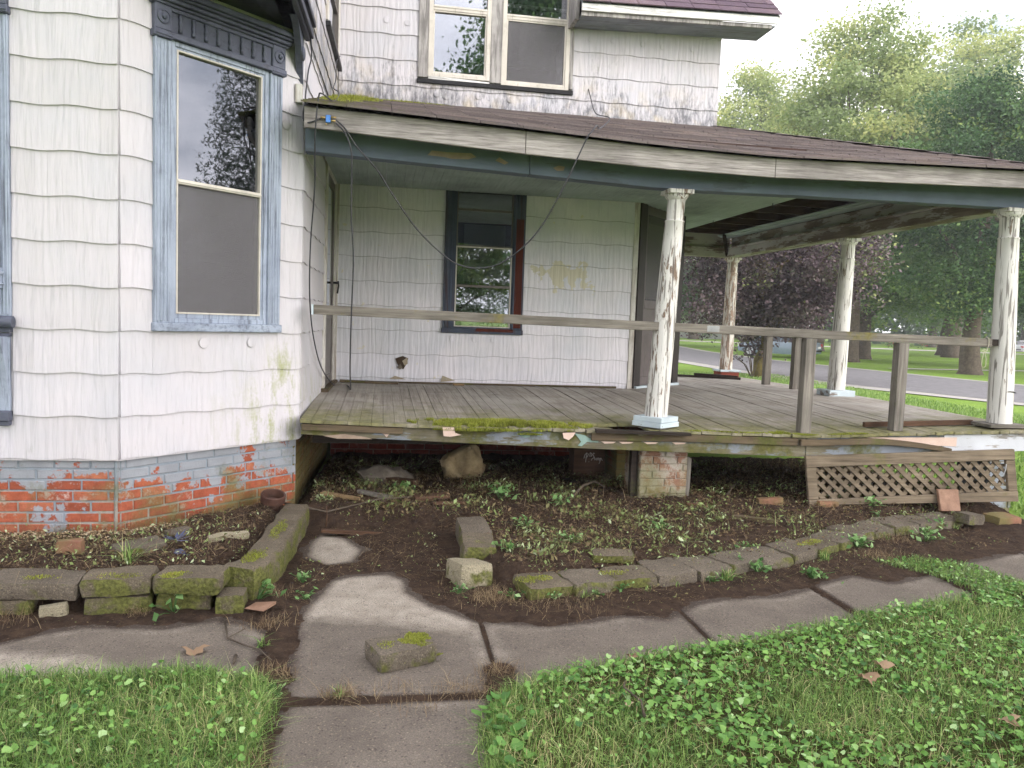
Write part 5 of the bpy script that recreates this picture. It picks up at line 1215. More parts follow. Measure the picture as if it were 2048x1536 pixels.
# scrap wood on the soil
for i, (c, s_, rot, mt, lab) in enumerate((((-.16,5.46),(.42,.06,.02),4,'rot_wood','reddish rotten board lying at the back edge of the path'), ((-.02,6.12),(.30,.05,.03),-32,'wood_x','grey broken stick of timber in the soil under the porch edge'), ((.40,5.98),(.26,.10,.03),6,'rot_wood','flat orange-brown rotten board in the weeds left of the upright blocks'), ((.52,5.78),(.24,.05,.02),12,'rot_wood','narrow reddish splinter of board behind the upright blocks'),
        ((.16,6.58),(.36,.07,.05),-35,'rot_wood','dark red rotten timber propped against the flat grey stone'), ((1.40,6.10),(.26,.05,.02),-4,'rot_wood','reddish board half buried under the middle of the porch'), ((2.70,5.34),(.32,.06,.03),-38,'trim_strip','dark timber offcut lying in the middle of the right bed'), ((2.45,5.78),(.20,.04,.02),0,'rot_wood','small reddish wood scrap in front of the brick pier'), ((1.78,6.6),(.6,.10,.02),-62,'floor_dark','dark plank lying on the soil left of the brick pier'), ((-.28,6.02),(.3,.07,.02),-25,'orange_wood','yellowish board scrap in the weeds near the bay corner'))):
    x_, y_ = c
    tag(MB().obox((x_, y_, sz(x_, y_)+s_[2]*.6), s_, (R(random.uniform(-4, 4)), R(random.uniform(-5, 5)), R(rot)), .006).build('wood_scrap', M[mt], bevel=.003), lab, 'wood')
# sticks
def stick(pts, r, lab, mt='bark', br=()):
    P = [Vector((x_, y_, max(sz(x_, y_), 0)+z_)) for x_, y_, z_ in pts]; mb = MB().tube(P, [r*(1-.5*i/(len(P)-1)) for i in range(len(P))], 6)
    for b in br: mb.tube([Vector((x_, y_, max(sz(x_, y_), 0)+z_)) for x_, y_, z_ in b], [r*.6, r*.45, r*.3][:len(b)], 5)
    tag(mb.build('stick', M[mt], smooth=True), lab, 'stick')
stick([(-.70,5.72,.05),(-.35,5.72,.03),(0.0,5.80,.05),(.25,5.92,.04)], .009, 'long brown stick lying from the clay pipe across the soil')
stick([(1.52,6.05,.02),(1.66,6.30,.06),(1.78,6.38,.07),(1.86,6.33,.03)], .014, 'thick bent grey stick in the weeds left of the pier')
stick([(2.85,6.15,.02),(3.0,6.35,.04),(3.15,6.55,.06)], .009, 'grey stick lying in the dark opening right of the pier')
stick([(-.72,3.95,.01),(-.66,3.70,.012),(-.58,3.62,.012),(-.50,3.56,.012),(-.43,3.42,.01)], .005, 'thin forked twig lying on the left path slab', br=([(-.66,3.70,.012),(-.60,3.78,.02),(-.60,3.85,.02)],))
stick([(-.59,3.50,.012),(-.585,3.42,.012)], .009, 'short fat brown twig on the left slab near the grass')
stick([(-.35,5.60,.02),(-.345,5.62,.09),(-.35,5.63,.16)], .006, 'small reddish peg standing in the soil behind the path', 'rot_wood')
stick([(.30,4.62,.01),(.40,4.56,.02),(.52,4.52,.012)], .004, 'thin twig on the soil beside the pale tilted block')
stick([(1.0,2.75,.05),(1.02,2.85,.06),(.98,2.95,.07),(1.02,3.05,.05)], .006, 'curled dark root lying in the right-hand grass')
# flat chip, leaves
tag(MB().obox((-.56, 4.04, .035), (.12, .10, .006), (R(10), R(-6), R(-30)), .012).build('tile_chip', M['tile']), 'thin reddish chip lying on the soil beside the curved edging', 'chip')
def leaf_obj(x, y, z, s, lab, mat='deadleaf', name='dead_leaf', n=9, rv=None):
    V = [(0, 0, 0)]; an0 = random.uniform(0, 6.28)
    for k in range(n*2):
        a = an0 + math.pi*k/n; r = s*(1 if k % 2 == 0 else .74)*random.uniform(.6, 1.2); V.append((r*math.cos(a), r*math.sin(a)*.8, .40*s*math.sin(2*a+1)*random.uniform(.3, 1.3) + .1*s))
    F = [[0, k+1, (k+1) % (n*2)+1] for k in range(n*2)]
    o = np_mesh(name, np.array(V)+np.array((x, y, z)), F, M[mat], None, np.full(len(V), random.random() if rv is None else rv), True)
    return tag(o, lab, 'leaf')
leaf_obj(-.78, 3.57, .012, .06, 'curled pale dead leaf in the middle of the left path slab')
for x_, y_, s_, lab in ((2.03, 2.94, .055, 'crumpled brown dead leaf in the right-hand grass below the paler leaf'), (2.17, 3.05, .05, 'pale folded dead leaf in the right-hand grass'), (2.35, 2.55, .05, 'dead leaf at the bottom right of the grass, left one of two'), (2.47, 2.53, .045, 'dead leaf at the bottom right of the grass, right one of two'), (2.95, 3.0, .04, 'tan dead leaf near the right edge of the grass'), (1.10, 3.22, .025, 'small white paper-like leaf standing in the right-hand grass'), (.95, 2.80, .02, 'tiny pale leaf scrap in the right-hand grass near the path')):
    leaf_obj(x_, y_, .075, s_, lab)
# blue plastic flower in the left bed
fl = empty('plastic_flower', (-1.11, 4.64, .15), 'faded dark blue plastic flower lying in the left bed', 'flower')
for k in range(11):
    a = k*2*math.pi/11; c = Vector((-1.11, 4.66, .20)); d = Vector((math.cos(a), math.sin(a)*.7, .35+.3*math.sin(a*2))).normalized(); s2 = d.cross(Vector((0, 0, 1))).normalized()*.012
    MB().face([c, c+d*.04+s2, c+d*.085, c+d*.04-s2]).build('petal', M['blue_flower'], fl)
for k in range(3): MB().obox((-1.09+.03*k, 4.55-.02*k, .165), (.06, .04, .006), (R(20), R(10*k-10), k)).build('leaf', M['blue_flower'], fl)

# ------------------------------------------------------------------ cables and splitter
def spline(pts, n=10):
    P = [Vector(p) for p in pts]; out_ = []
    for i in range(len(P)-1):
        a, b, c, d = P[max(i-1, 0)], P[i], P[i+1], P[min(i+2, len(P)-1)]
        for k in range(n):
            t = k/n; out_.append(.5*((2*b) + (c-a)*t + (2*a-5*b+4*c-d)*t*t + (3*b-a-3*c+d)*t**3))
    return out_ + [P[-1]]
def cable(pts, lab, r=.0055):
    tag(MB().tube(spline(pts), r, 7).build('cable', M['cable'], smooth=True), lab, 'cable')
cable([(2.19,8.83,4.085),(2.20,8.78,4.0),(2.17,8.4,3.72),(2.05,7.4,3.42),(1.62,6.1,3.0),(1.50,5.75,2.93),(1.44,5.66,2.86),(1.40,5.65,2.80),(1.25,5.68,2.45),(1.10,5.8,2.15),(.90,5.9,1.95),(.73,5.95,1.885),(.55,5.95,1.90),(.40,5.93,1.99),(.22,5.88,2.15),(.04,5.82,2.38),(-.06,5.78,2.52),(-.20,5.74,2.66),(-.28,5.715,2.77),(-.34,5.71,2.82)], 'long black cable drooping across the porch from the roof to the splitter')
cable([(-.34,5.71,2.80),(-.28,5.705,2.74),(-.235,5.71,2.62),(-.23,5.75,2.45),(-.23,5.80,2.2),(-.21,5.85,1.9),(-.22,5.95,1.5),(-.235,6.3,1.1),(-.27,7.5,.82),(-.33,8.35,.775),(-.42,8.5,.772),(-.47,8.2,.80),(-.52,7.3,1.02),(-.545,6.7,1.3),(-.55,6.35,1.6),(-.54,6.2,2.0),(-.50,6.0,2.4),(-.48,5.72,2.7),(-.46,5.70,2.95),(-.44,5.75,3.0),(-.40,6.4,3.12),(-.42,7.4,3.45),(-.5,7.9,3.62),(-.50,8.2,3.78),(-.50,8.3,3.98),(-.48,8.5,4.1)], 'thin dark cable looping from the splitter down to the porch floor')
cable([(-.43,5.715,2.83),(-.50,5.72,2.80),(-.545,5.75,2.80),(-.575,5.85,2.86),(-.578,6.0,2.98),(-.575,6.05,3.1),(-.568,6.12,3.25),(-.555,6.2,3.4),(-.56,5.95,3.6),(-.575,5.6,3.8)], 'short dark cable running from the splitter up the bay corner')
sp_ = empty('cable_splitter', (-.393, 5.72, 2.823), 'small blue cable splitter with brass fittings on the left end of the fascia', 'splitter')
MB().box((-.41, 5.70, 2.80), (-.378, 5.7285, 2.85)).build('body', M['blue_plastic'], sp_, bevel=.003)
for x0_, x1_, z_ in ((-.445, -.41, 2.832), (-.378, -.34, 2.838), (-.378, -.345, 2.815), (-.41, -.40, 2.79)): MB().tube([(x0_, 5.712, z_), (x1_, 5.712, z_)], .007, 8).build('fitting', M['brass'], sp_, smooth=True)
tw = [Vector((4.99+.012*math.sin(t*3), 5.955, 1.50-.02*t)) for t in np.linspace(0, 3, 10)]
mb = MB().tube([(4.995,5.958,1.505),(5.0,5.955,1.45),(4.985,5.955,1.40),(4.95,5.955,1.375),(4.935,5.955,1.39),(4.96,5.955,1.41),(4.99,5.955,1.40)], .0028, 5)
mb.tube([(4.96,5.955,1.40),(4.95,5.955,1.34),(4.945,5.955,1.28),(4.96,5.955,1.25),(4.985,5.955,1.27),(4.985,5.955,1.33),(4.965,5.955,1.395)], .0028, 5).tube([(4.995,6.01,1.50),(4.995,5.985,1.512),(4.995,5.96,1.505)], .0028, 5)
tag(mb.build('twine', M['twine']), 'knotted loop of pale twine hanging from the right end of the rail', 'twine')
# ------------------------------------------------------------------ small vegetation (stuff)
def rand_in(poly, n, seed=None):
    xs_ = [p[0] for p in poly]; ys_ = [p[1] for p in poly]; X = []; Y = []; c = 0
    while c < n:
        x = rng.uniform(min(xs_), max(xs_), n*2); y = rng.uniform(min(ys_), max(ys_), n*2); k = inpoly(x, y, poly); X.append(x[k]); Y.append(y[k]); c += k.sum()
    return np.concatenate(X)[:n], np.concatenate(Y)[:n]
def blades(x, y, z, h, w, lean=.5, rv=None):
    n = len(x); a = rng.uniform(0, 2*np.pi, n); l = np.abs(rng.normal(0, lean, n)); b = rng.uniform(0, 2*np.pi, n)
    dx, dy = np.cos(a), np.sin(a); sx, sy = np.cos(b)*w/2, np.sin(b)*w/2
    base = np.stack([x, y, z], 1); t1 = np.stack([dx*l*h*.35, dy*l*h*.35, h*.55/np.sqrt(1+l*l*.3)], 1); t2 = np.stack([dx*l*h*1.0, dy*l*h*1.0, h*.95/np.sqrt(1+l*l)], 1)
    s = np.stack([sx, sy, np.zeros(n)], 1)
    V = np.stack([base-s, base+s, base+t1-s*.8, base+t1+s*.8, base+t2], 1).reshape(-1, 3); o = np.arange(n)[:, None]*5
    F = np.concatenate([o+np.array([[0, 1, 3]]), o+np.array([[0, 3, 2]]), o+np.array([[2, 3, 4]])], 0)
    rv = rng.uniform(0, 1, n) if rv is None else rv
    return V, F, np.repeat(rv, 5)
def merge(parts):
    V, F, Rn, o = [], [], [], 0
    for v, f, r in parts: V.append(v); F.append(f+o); Rn.append(r); o += len(v)
    return np.concatenate(V), np.concatenate(F), np.concatenate(Rn)
def leafs(c, s, flat=.5, rv=None, asp=.55, k=4):
    """folded four-point leaves: centre c (n,3), size s (n)"""
    n = len(c); a = rng.uniform(0, 2*np.pi, n); t = rng.normal(0, flat, n)
    d = np.stack([np.cos(a), np.sin(a), t], 1); d /= np.linalg.norm(d, axis=1)[:, None]
    nrm = np.stack([rng.normal(0, flat, n), rng.normal(0, flat, n), np.ones(n)], 1); sd = np.cross(d, nrm); sd /= np.linalg.norm(sd, axis=1)[:, None]; up_ = np.cross(sd, d)
    S = s[:, None]; lift = up_*S*.10*rng.normal(0, 1, n)[:, None]
    V = np.stack([c-d*S*.5, c+sd*S*asp*.5+lift, c+d*S*.5, c-sd*S*asp*.5+lift], 1).reshape(-1, 3)
    o = np.arange(n)[:, None]*4; F = np.concatenate([o+np.array([[0, 1, 2]]), o+np.array([[0, 2, 3]])], 0)
    return V, F, np.repeat(rng.uniform(0, 1, n) if rv is None else rv, 4)
def discs(c, r, tilt=.45, rv=None, m=7):
    n = len(c); nrm = np.stack([rng.normal(0, tilt, n), rng.normal(0, tilt, n), np.ones(n)], 1); nrm /= np.linalg.norm(nrm, axis=1)[:, None]
    a = np.cross(nrm, np.array([1., .3, 0])); a /= np.linalg.norm(a, axis=1)[:, None]; b = np.cross(nrm, a); ph = rng.uniform(0, 6.28, n)
    P = [c - nrm*(r*.25)[:, None]]
    for k in range(m):
        t = ph + 2*np.pi*k/m; rr_ = r*(1 + .12*np.sin(t*3)); rr_ = rr_*(.45 if k == 0 else 1)
        P.append(c + a*(rr_*np.cos(t))[:, None] + b*(rr_*np.sin(t))[:, None])
    V = np.stack(P, 1).reshape(-1, 3); o = np.arange(n)[:, None]*(m+1)
    F = np.concatenate([o+np.array([[0, k+1, (k+1) % m+1]]) for k in range(m)], 0)
    return V, F, np.repeat(rng.uniform(0, 1, n) if rv is None else rv, m+1)
def lz(x, y): return lawn_h(x, y)
GLv = [(-2.3,3.33),(-1.09,3.31),(-.7,3.31),(-.45,3.2),(-.38,2.94),(-.42,2.2),(-2.3,2.0)]
GRv = [(.43,2.15),(.41,2.55),(.41,2.73),(.5,2.99),(.76,3.17),(1.25,3.33),(1.65,3.41),(2.12,3.56),(2.67,3.76),(3.5,4.0),(3.89,4.13),(5.2,4.45),(5.4,3.6),(3.2,2.2)]
P = []
x, y = rand_in(GRv, 52000); dens = fbm(x*2.2, y*2.2, 61); k = rng.uniform(0, 1, len(x)) < np.clip(2.05-3.1*dens, .12, 1); x, y = x[k], y[k]
hh = rng.uniform(.035, .085, len(x))*(.75+.6*fbm(x*3, y*3, 8)); P.append(blades(x, y, lz(x, y)-.01, hh, rng.uniform(.0022, .0042, len(x)), 1.1, np.clip(fbm(x*1.7, y*1.7, 12)*.6 + rng.uniform(-.25, .65, len(x)), 0, .97)))
x, y = rand_in(GLv, 26000); hh = rng.uniform(.04, .11, len(x))*(.7+.6*fbm(x*3, y*3, 8)); P.append(blades(x, y, lz(x, y)-.01, hh, rng.uniform(.0022, .0042, len(x)), 1.3, np.clip(fbm(x*1.7, y*1.7, 13)*.6 + rng.uniform(-.35, .6, len(x)), 0, .97)))
x, y = rand_in(GS_, 2600); P.append(blades(x, y, np.full(len(x), .01), rng.uniform(.02, .06, len(x)), rng.uniform(.002, .004, len(x)), .8, rng.uniform(.1, .9, len(x))))
for poly, n in ((GRv, 4200), (GLv, 2600)):      # dry blades
    x, y = rand_in(poly, n); P.append(blades(x, y, lz(x, y)-.005, rng.uniform(.03, .08, n), rng.uniform(.002, .0035, n), 1.1, np.full(n, 1.)))
# ragged tufts over the lawn edges
for edge, n in (([(-1.47,3.32),(-1.09,3.31),(-.7,3.31),(-.45,3.2),(-.40,2.94),(-.42,2.4)], 2600), ([(.41,2.4),(.42,2.73),(.51,2.99),(.76,3.17),(1.25,3.33),(1.65,3.41),(2.12,3.57),(2.67,3.77),(3.5,4.0),(3.9,4.13)], 5200)):
    t = rng.uniform(0, len(edge)-1.001, n); i = t.astype(int); f = t-i; e = np.array(edge); p = e[i]*(1-f)[:, None] + e[i+1]*f[:, None] + rng.normal(0, .025, (n, 2))
    P.append(blades(p[:, 0], p[:, 1], np.full(n, .0), rng.uniform(.03, .09, n), rng.uniform(.002, .0036, n), .9, rng.uniform(.1, .95, n)))
tag(np_mesh('grass', *merge(P)[:2], M['grass'], None, merge(P)[2]), 'short green lawn grass either side of the path', 'grass', kind='stuff')
# mid-distance lawn tufts right of the porch
n = 60000; x = rng.uniform(5.5, 15, n); y = rng.uniform(4.6, 26, n); k = (x < 13.2+.06*(y-20)); x, y = x[k], y[k]; n = len(x)
V_, F_, R_ = blades(x, y, np.full(n, -.05), rng.uniform(.05, .11, n), rng.uniform(.012, .022, n), .7, rng.uniform(.35, .93, n))
tag(np_mesh('roadside_grass', V_, F_, M['grass'], None, R_), 'bright mown grass between the porch and the road', 'grass', kind='stuff')
# ground ivy and clover in the lawn
P = []
for poly, n, s0 in ((GRv, 15500, 61), (GLv, 2600, 62)):
    x, y = rand_in(poly, n); d = fbm(x*2.2, y*2.2, s0); k = rng.uniform(0, 1, n) < np.clip((d-.30)*4.2, .06, 1); x, y = x[k], y[k]; m_ = len(x)
    P.append(discs(np.stack([x, y, lz(x, y)+rng.uniform(.0, .062, m_)], 1), rng.uniform(.005, .0165, m_)*(.7+.5*d[k]), .5, np.clip(rng.normal(.5, .25, m_), 0, 1)))
x = rng.normal(.47, .05, 70); y = rng.uniform(2.45, 2.95, 70); P.append(discs(np.stack([x, y, rng.uniform(.02, .07, 70)], 1), rng.uniform(.014, .024, 70), .4, rng.uniform(.1, .5, 70)))
x, y = rand_in(GS_, 420); P.append(discs(np.stack([x, y, rng.uniform(.01, .05, 420)], 1), rng.uniform(.006, .013, 420), .5))
v, f, r = merge(P); tag(np_mesh('ground_ivy', v, f, M['clover'], None, r), 'round-leaved ground ivy spreading through the lawn', 'ground cover', kind='stuff')
# pulled weeds and litter on the soil beds
BL = [(.62,5.35),(.66,4.5),(.85,4.32),(1.6,4.52),(2.6,4.9),(3.4,5.38),(4.5,5.75),(5.2,5.9),(5.2,8.3),(-.5,8.3),(-.5,5.85),(-.2,5.62),(.3,5.55)]
BLL = [(-2.6,4.28),(-1.4,4.22),(-.85,4.28),(-.72,4.7),(-.68,5.5),(-.75,5.85),(-1.56,5.05),(-2.6,5.05)]
P = []
def litter(poly, n, s0, s1, lo=0., hi=1., zo=.02, flat=.5, asp=.5, cl=0):
    x, y = rand_in(poly, n)
    if cl: d = fbm(x*2.6, y*2.6, cl); k = rng.uniform(0, 1, n) < np.clip((d-.36)*5, .03, 1); x, y = x[k], y[k]
    m_ = len(x); P.append(leafs(np.stack([x, y, soil_h(x, y)+rng.uniform(.002, zo, m_)], 1), rng.uniform(s0, s1, m_), flat, rng.uniform(lo, hi, m_), (asp*rng.uniform(.45, 1.7, m_))[:, None]))
def clumps(poly, nc, per, s0, s1):
    cx, cy = rand_in(poly, nc); k = rng.uniform(0, 1, nc) < np.where(cy > 6.6, .35, 1.); cx, cy = cx[k], cy[k]; nc = len(cx); i = np.repeat(np.arange(nc), per); sg = rng.uniform(.03, .10, nc)[i]
    x = cx[i] + rng.normal(0, 1, len(i))*sg*1.3; y = cy[i] + rng.normal(0, 1, len(i))*sg*.8; tone = rng.uniform(.45, .8, nc)[i]
    P.append(leafs(np.stack([x, y, soil_h(x, y)+np.abs(rng.normal(0, .03, len(i)))+.004], 1), rng.uniform(s0, s1, len(i)), 1., np.clip(tone+rng.uniform(-.12, .25, len(i)), 0, 1), (rng.uniform(.18, .65, len(i)))[:, None]))
    P.append(blades(x, y, soil_h(x, y), rng.uniform(.04, .12, len(i)), np.full(len(i), .0024), 1.8, np.clip(tone+rng.uniform(-.3, .2, len(i)), 0, 1)))
litter(BL, 21000, .006, .028, 0., .62, .03); litter(BL, 9000, .008, .026, .35, .9, .05, .9, .42, 91); clumps(BL, 210, 26, .018, .05); litter(BL, 5000, .02, .06, .0, .5, .02, .4, .22)
litter(BLL, 4200, .005, .02, 0., .6, .02); litter(BLL, 1500, .008, .032, .5, 1., .06, 1., .38, 93); litter(BLL, 900, .02, .06, 0, .5, .02, .4, .2)
FB_ = [(-.45,3.95),(-.3,4.5),(.1,4.75),(.3,4.2),(.6,3.95),(1.5,4.0),(2.6,4.4),(3.2,4.5),(4.6,5.1),(4.6,5.5),(2.6,4.62),(.8,4.05),(.4,4.9),(.4,5.5),(-.4,5.6),(-.45,4.6)]
litter(FB_, 2600, .004, .018, 0., .6, .008, .3); litter(FB_, 900, .008, .03, .4, 1., .02, .7, .4, 95); litter([(.8,4.06),(1.6,4.25),(2.6,4.6),(3.4,5.05),(4.5,5.5),(4.4,5.75),(3.3,5.3),(2.5,4.85),(1.5,4.5),(.8,4.3)], 2600, .006, .026, 0., 1., .13, .7, .4, 96); litter([(-.4,1.8),(.5,1.8),(.52,4.4),(2,4.2),(4,4.9),(4,4.3),(1.7,3.5),(.5,3.0)], 420, .004, .014, .2, .9, .006, .2); litter([(-1.8,3.4),(-.45,3.4),(-.45,4.0),(-1.8,4.0)], 200, .004, .016, .2, .9, .006, .2)
v, f, r = merge(P); tag(np_mesh('weed_litter', v, f, M['litter'], None, r), 'cut weeds and leaf litter strewn over the soil beds and under the porch', 'litter', kind='stuff')
# stems, roots and straw
P = []
def stems(poly, n, h0, h1, lean, lo, hi, w=.0022):
    x, y = rand_in(poly, n); P.append(blades(x, y, soil_h(x, y), rng.uniform(h0, h1, n), np.full(n, w), lean, rng.uniform(lo, hi, n)))
stems(BL, 4200, .04, .16, 3.0, 0, 1); stems(BLL, 1100, .04, .14, 3., 0, 1); stems(FB_, 1100, .02, .08, 3.5, 0, 1, .0016)
for cx, cy, n, s_ in ((.62,4.12,420,.07), (-.13,3.10,200,.035), (.53,3.25,160,.05), (-.40,3.3,150,.05), (-.40,2.6,260,.05), (-1.13,4.03,120,.03), (-1.7,3.98,160,.08), (1.0,4.05,300,.15), (-.5,3.85,160,.06), (3.7,5.15,260,.09), (3.3,4.75,200,.07), (.15,3.06,160,.12), (.42,3.08,160,.07), (-.5,4.25,80,.04)):
    x = rng.normal(cx, s_, n); y = rng.normal(cy, s_*.7, n); P.append(blades(x, y, np.maximum(soil_h(x, y), 0), rng.uniform(.02, .08, n), np.full(n, .002), 1.3, rng.uniform(.2, 1, n)))
v, f, r = merge(P); tag(np_mesh('dry_stems', v, f, M['straw'], None, r), 'dry stems, roots and straw on the soil and in the path joints', 'straw', kind='stuff')
# green weed sprouts: individual plants
def sprout(x, y, n, s, lab, kind='leafy'):
    z = max(sz(x, y), 0); e = empty('weed', (x, y, z), lab, 'weed')
    if kind == 'leafy':
        c = np.stack([rng.normal(x, s*.6, n), rng.normal(y, s*.6, n), z + rng.uniform(.2, 1.0, n)*s], 1); v, f, r = leafs(c, rng.uniform(.5, 1.1, n)*s*.7, .7, None, .6)
        tag(np_mesh('foliage', v, f, M['broadleaf'], e, r), kind='stuff')
        mb = MB()
        for q in c[:min(n, 14)]: mb.tube([(x, y, z-.01), ((x+q[0])/2, (y+q[1])/2, z+(q[2]-z)*.7), tuple(q)], .0018, 4)
        tag(mb.build('stem', M['broadleaf'], e), kind='stuff')
    else:
        v, f, r = blades(rng.normal(x, .012, n), rng.normal(y, .012, n), np.full(n, z-.005), rng.uniform(.6, 1.2, n)*s, np.full(n, .005), 1.0); tag(np_mesh('blade', v, f, M['grass'], e, r), kind='stuff')
for j in range(15):
    q_ = arcp(tot*(j+.25+.5*random.random())/nb); sprout(q_[0]+.14*math.sin(q_[2])*random.choice((1, 1, -1))+.02, q_[1]-.15*math.cos(q_[2])*random.choice((1, 1, -1)), random.randint(8, 20), random.uniform(.035, .06), f'small weed growing against the right border bricks, {ordn[j]} from the left', random.choice(('leafy', 'leafy', 'grass')))
for a in ((.93,5.98,26,.11,'broad-leaved green weed in the soil under the middle of the porch edge'), (1.38,5.85,20,.08,'leafy weed right of the tallest weed under the porch edge'), (.78,4.62,22,.07,'pale leafy weed beside the upright blocks'), (1.20,4.80,16,.06,'small weed in the right bed behind the first border bricks'), (-.40,4.45,14,.06,'small green sprout in the soil just left of the path'), (-.36,4.22,12,.05,'small sprout below another one left of the path'),
        (-.60,4.18,18,.09,'leafy weed growing against the front of the curved edging'), (-.98,4.05,14,.10,'thin-stemmed weed growing in front of the left border'), (.74,4.10,14,.06,'weed at the left end of the curved brick border'), (2.3,4.48,30,.08,'weed clump in front of the border brick at the middle of the arc'), (1.35,4.20,14,.05,'small weed in front of the third border brick'), (2.62,4.40,40,.07,'bushy weed filling the joint in front of the right border'), (3.28,4.98,30,.08,'trailing weed on the border near the right'), (3.9,5.1,36,.08,'leafy weed at the right end of the border'), (4.25,5.45,30,.08,'weed clump between the last border bricks and the lattice'), (1.0,5.2,20,.07,'leafy weed in the middle of the right bed, left part'), (1.9,5.1,26,.07,'pale weed heap in the middle of the right bed'), (3.9,5.75,26,.08,'weed growing along the foot of the lattice'), (-.37,3.12,14,.04,'small pale weed in the crossing of the path joints'), (.45,4.22,12,.05,'small weed in front of the pale tilted block'), (-2.1,4.02,14,.10,'broad weed leaf in front of the left border at the picture edge'), (.2,6.3,24,.09,'leafy weed under the porch left of the boulder')): sprout(*a)
for a in ((-1.28,4.36,40,.16,'clump of pale long-bladed grass behind the left border'), (1.12,4.12,24,.06,'tuft of grass before the second border brick'), (2.05,4.36,60,.09,'spiky tuft of grass in front of the middle border bricks'), (2.9,4.72,40,.08,'tuft of grass over the border bricks on the right'), (-.13,3.10,40,.05,'dry grass tuft in the cross joint of the path'), (-.50,3.62,20,.07,'grass tuft in the joint left of the path'), (3.15,5.95,30,.10,'tuft of grass at the dark opening beside the lattice')): sprout(*a, kind='grass')
# pebbles along the foundation in the left bed
n = 1500; x = rng.uniform(-2.6, -1.2, n); y = 5.11 - np.abs(rng.normal(0, .12, n)) + np.clip(x+1.56, 0, 1)*.8
c = np.stack([x, y, soil_h(x, y)+.003], 1); s_ = rng.uniform(.004, .011, n); oc = np.array([[1,0,0],[0,1,0],[-1,0,0],[0,-1,0],[0,0,.7],[0,0,-.7]])
V = (c[:, None, :] + oc[None]*s_[:, None, None]*rng.uniform(.7, 1.2, (n, 6, 1))).reshape(-1, 3); o_ = np.arange(n)[:, None]*6
F = np.concatenate([o_+np.array([q]) for q in ([0,1,4],[1,2,4],[2,3,4],[3,0,4],[1,0,5],[2,1,5],[3,2,5],[0,3,5])], 0)
tag(np_mesh('pebbles', V, F, M['pebble'], None, np.repeat(rng.uniform(0, 1, n), 6), True), 'small tan pebbles along the foot of the brick foundation', 'gravel', kind='stuff')
n = 16000; x, y = rand_in(FB_ if 0 else [(-2.6,3.9),(-1.5,3.95),(-.45,4.0),(-.3,4.6),(.1,4.8),(.3,4.3),(.55,3.95),(1.5,4.0),(2.6,4.45),(4.6,5.1),(5.2,6.3),(-.5,6.3),(-.75,5.8),(-1.6,5.0),(-2.6,5.0)], n); h_ = soil_h(x, y); k = h_ > .0015; x, y, h_ = x[k], y[k], h_[k]; n = len(x)
s_ = rng.uniform(.002, .009, n)**1.0*rng.uniform(.4, 1, n); c = np.stack([x, y, h_+.001], 1)
V = (c[:, None, :] + oc[None]*s_[:, None, None]*rng.uniform(.6, 1.3, (n, 6, 1))).reshape(-1, 3); o_ = np.arange(n)[:, None]*6
F = np.concatenate([o_+np.array([q]) for q in ([0,1,4],[1,2,4],[2,3,4],[3,0,4])], 0)
tag(np_mesh('soil_crumbs', V, F, M['soil']), 'loose crumbs of dark soil', 'soil', kind='stuff')
# moss cushions
P = []
def moss(cx, cy, z, sx, sy, n, h=.014, rz=0, lo=0, hi=1, zf=None):
    a = rng.uniform(0, 6.28, n); r = np.sqrt(rng.uniform(0, 1, n)); u = r*np.cos(a)*sx; v = r*np.sin(a)*sy
    x = cx + u*math.cos(rz) - v*math.sin(rz); y = cy + u*math.sin(rz) + v*math.cos(rz)
    k = fbm(x*16, y*16, 51) + .35*(1-r) > .52; x, y, r = x[k], y[k], r[k]
    zz = np.full(len(x), z) if zf is None else np.array([zf(a_, b_) for a_, b_ in zip(x, y)])
    P.append(blades(x, y, zz-.002, rng.uniform(.5, 1.3, len(x))*h*(1.25-.7*r), np.full(len(x), .0035), .7, np.clip(fbm(x*9, y*9, 71)*.9 + rng.uniform(-.25, .35, len(x)), lo, hi)))
moss(.92, 6.0, 0, .72, .20, 24000, .038, 0, 0, 1, lambda a, b: fz(a, max(b, 5.87))+.002 if b > 5.865 else fz(a, 5.87)-.02)
moss(.55, 5.96, 0, .30, .12, 3500, .022, 0, 0, 1, lambda a, b: fz(a, max(b, 5.87))+.002)
moss(.7, 5.868, 0, .35, .02, 1800, .02, 0, 0, .9, lambda a, b: fz(a, 5.87)-.03); moss(1.1, 5.866, 0, .12, .02, 700, .02, 0, 0, .9, lambda a, b: fz(a, 5.87)-.05)
for a_, b_ in ((2.6, .35), (3.0, .25), (3.3, .18), (3.75, .2)): moss(a_, 5.88, 0, b_, .03, 1300, .014, 0, 0, .7, lambda a, b: fz(a, 5.87)+.001)
moss(3.15, 5.90, 0, .10, .06, 900, .025, 0, 0, .6, lambda a, b: fz(a, 5.87)+.001)
moss(-.30, 8.0, 0, .26, .8, 3200, .05, 0, 0, .9, lambda a, b: rz_(a, b)+.004); moss(-.38, 7.0, 0, .18, .7, 1800, .04, 0, 0, .9, lambda a, b: rz_(a, b)+.004); moss(.2, 8.5, 0, .5, .25, 1500, .03, 0, 0, .8, lambda a, b: rz_(a, b)+.004)
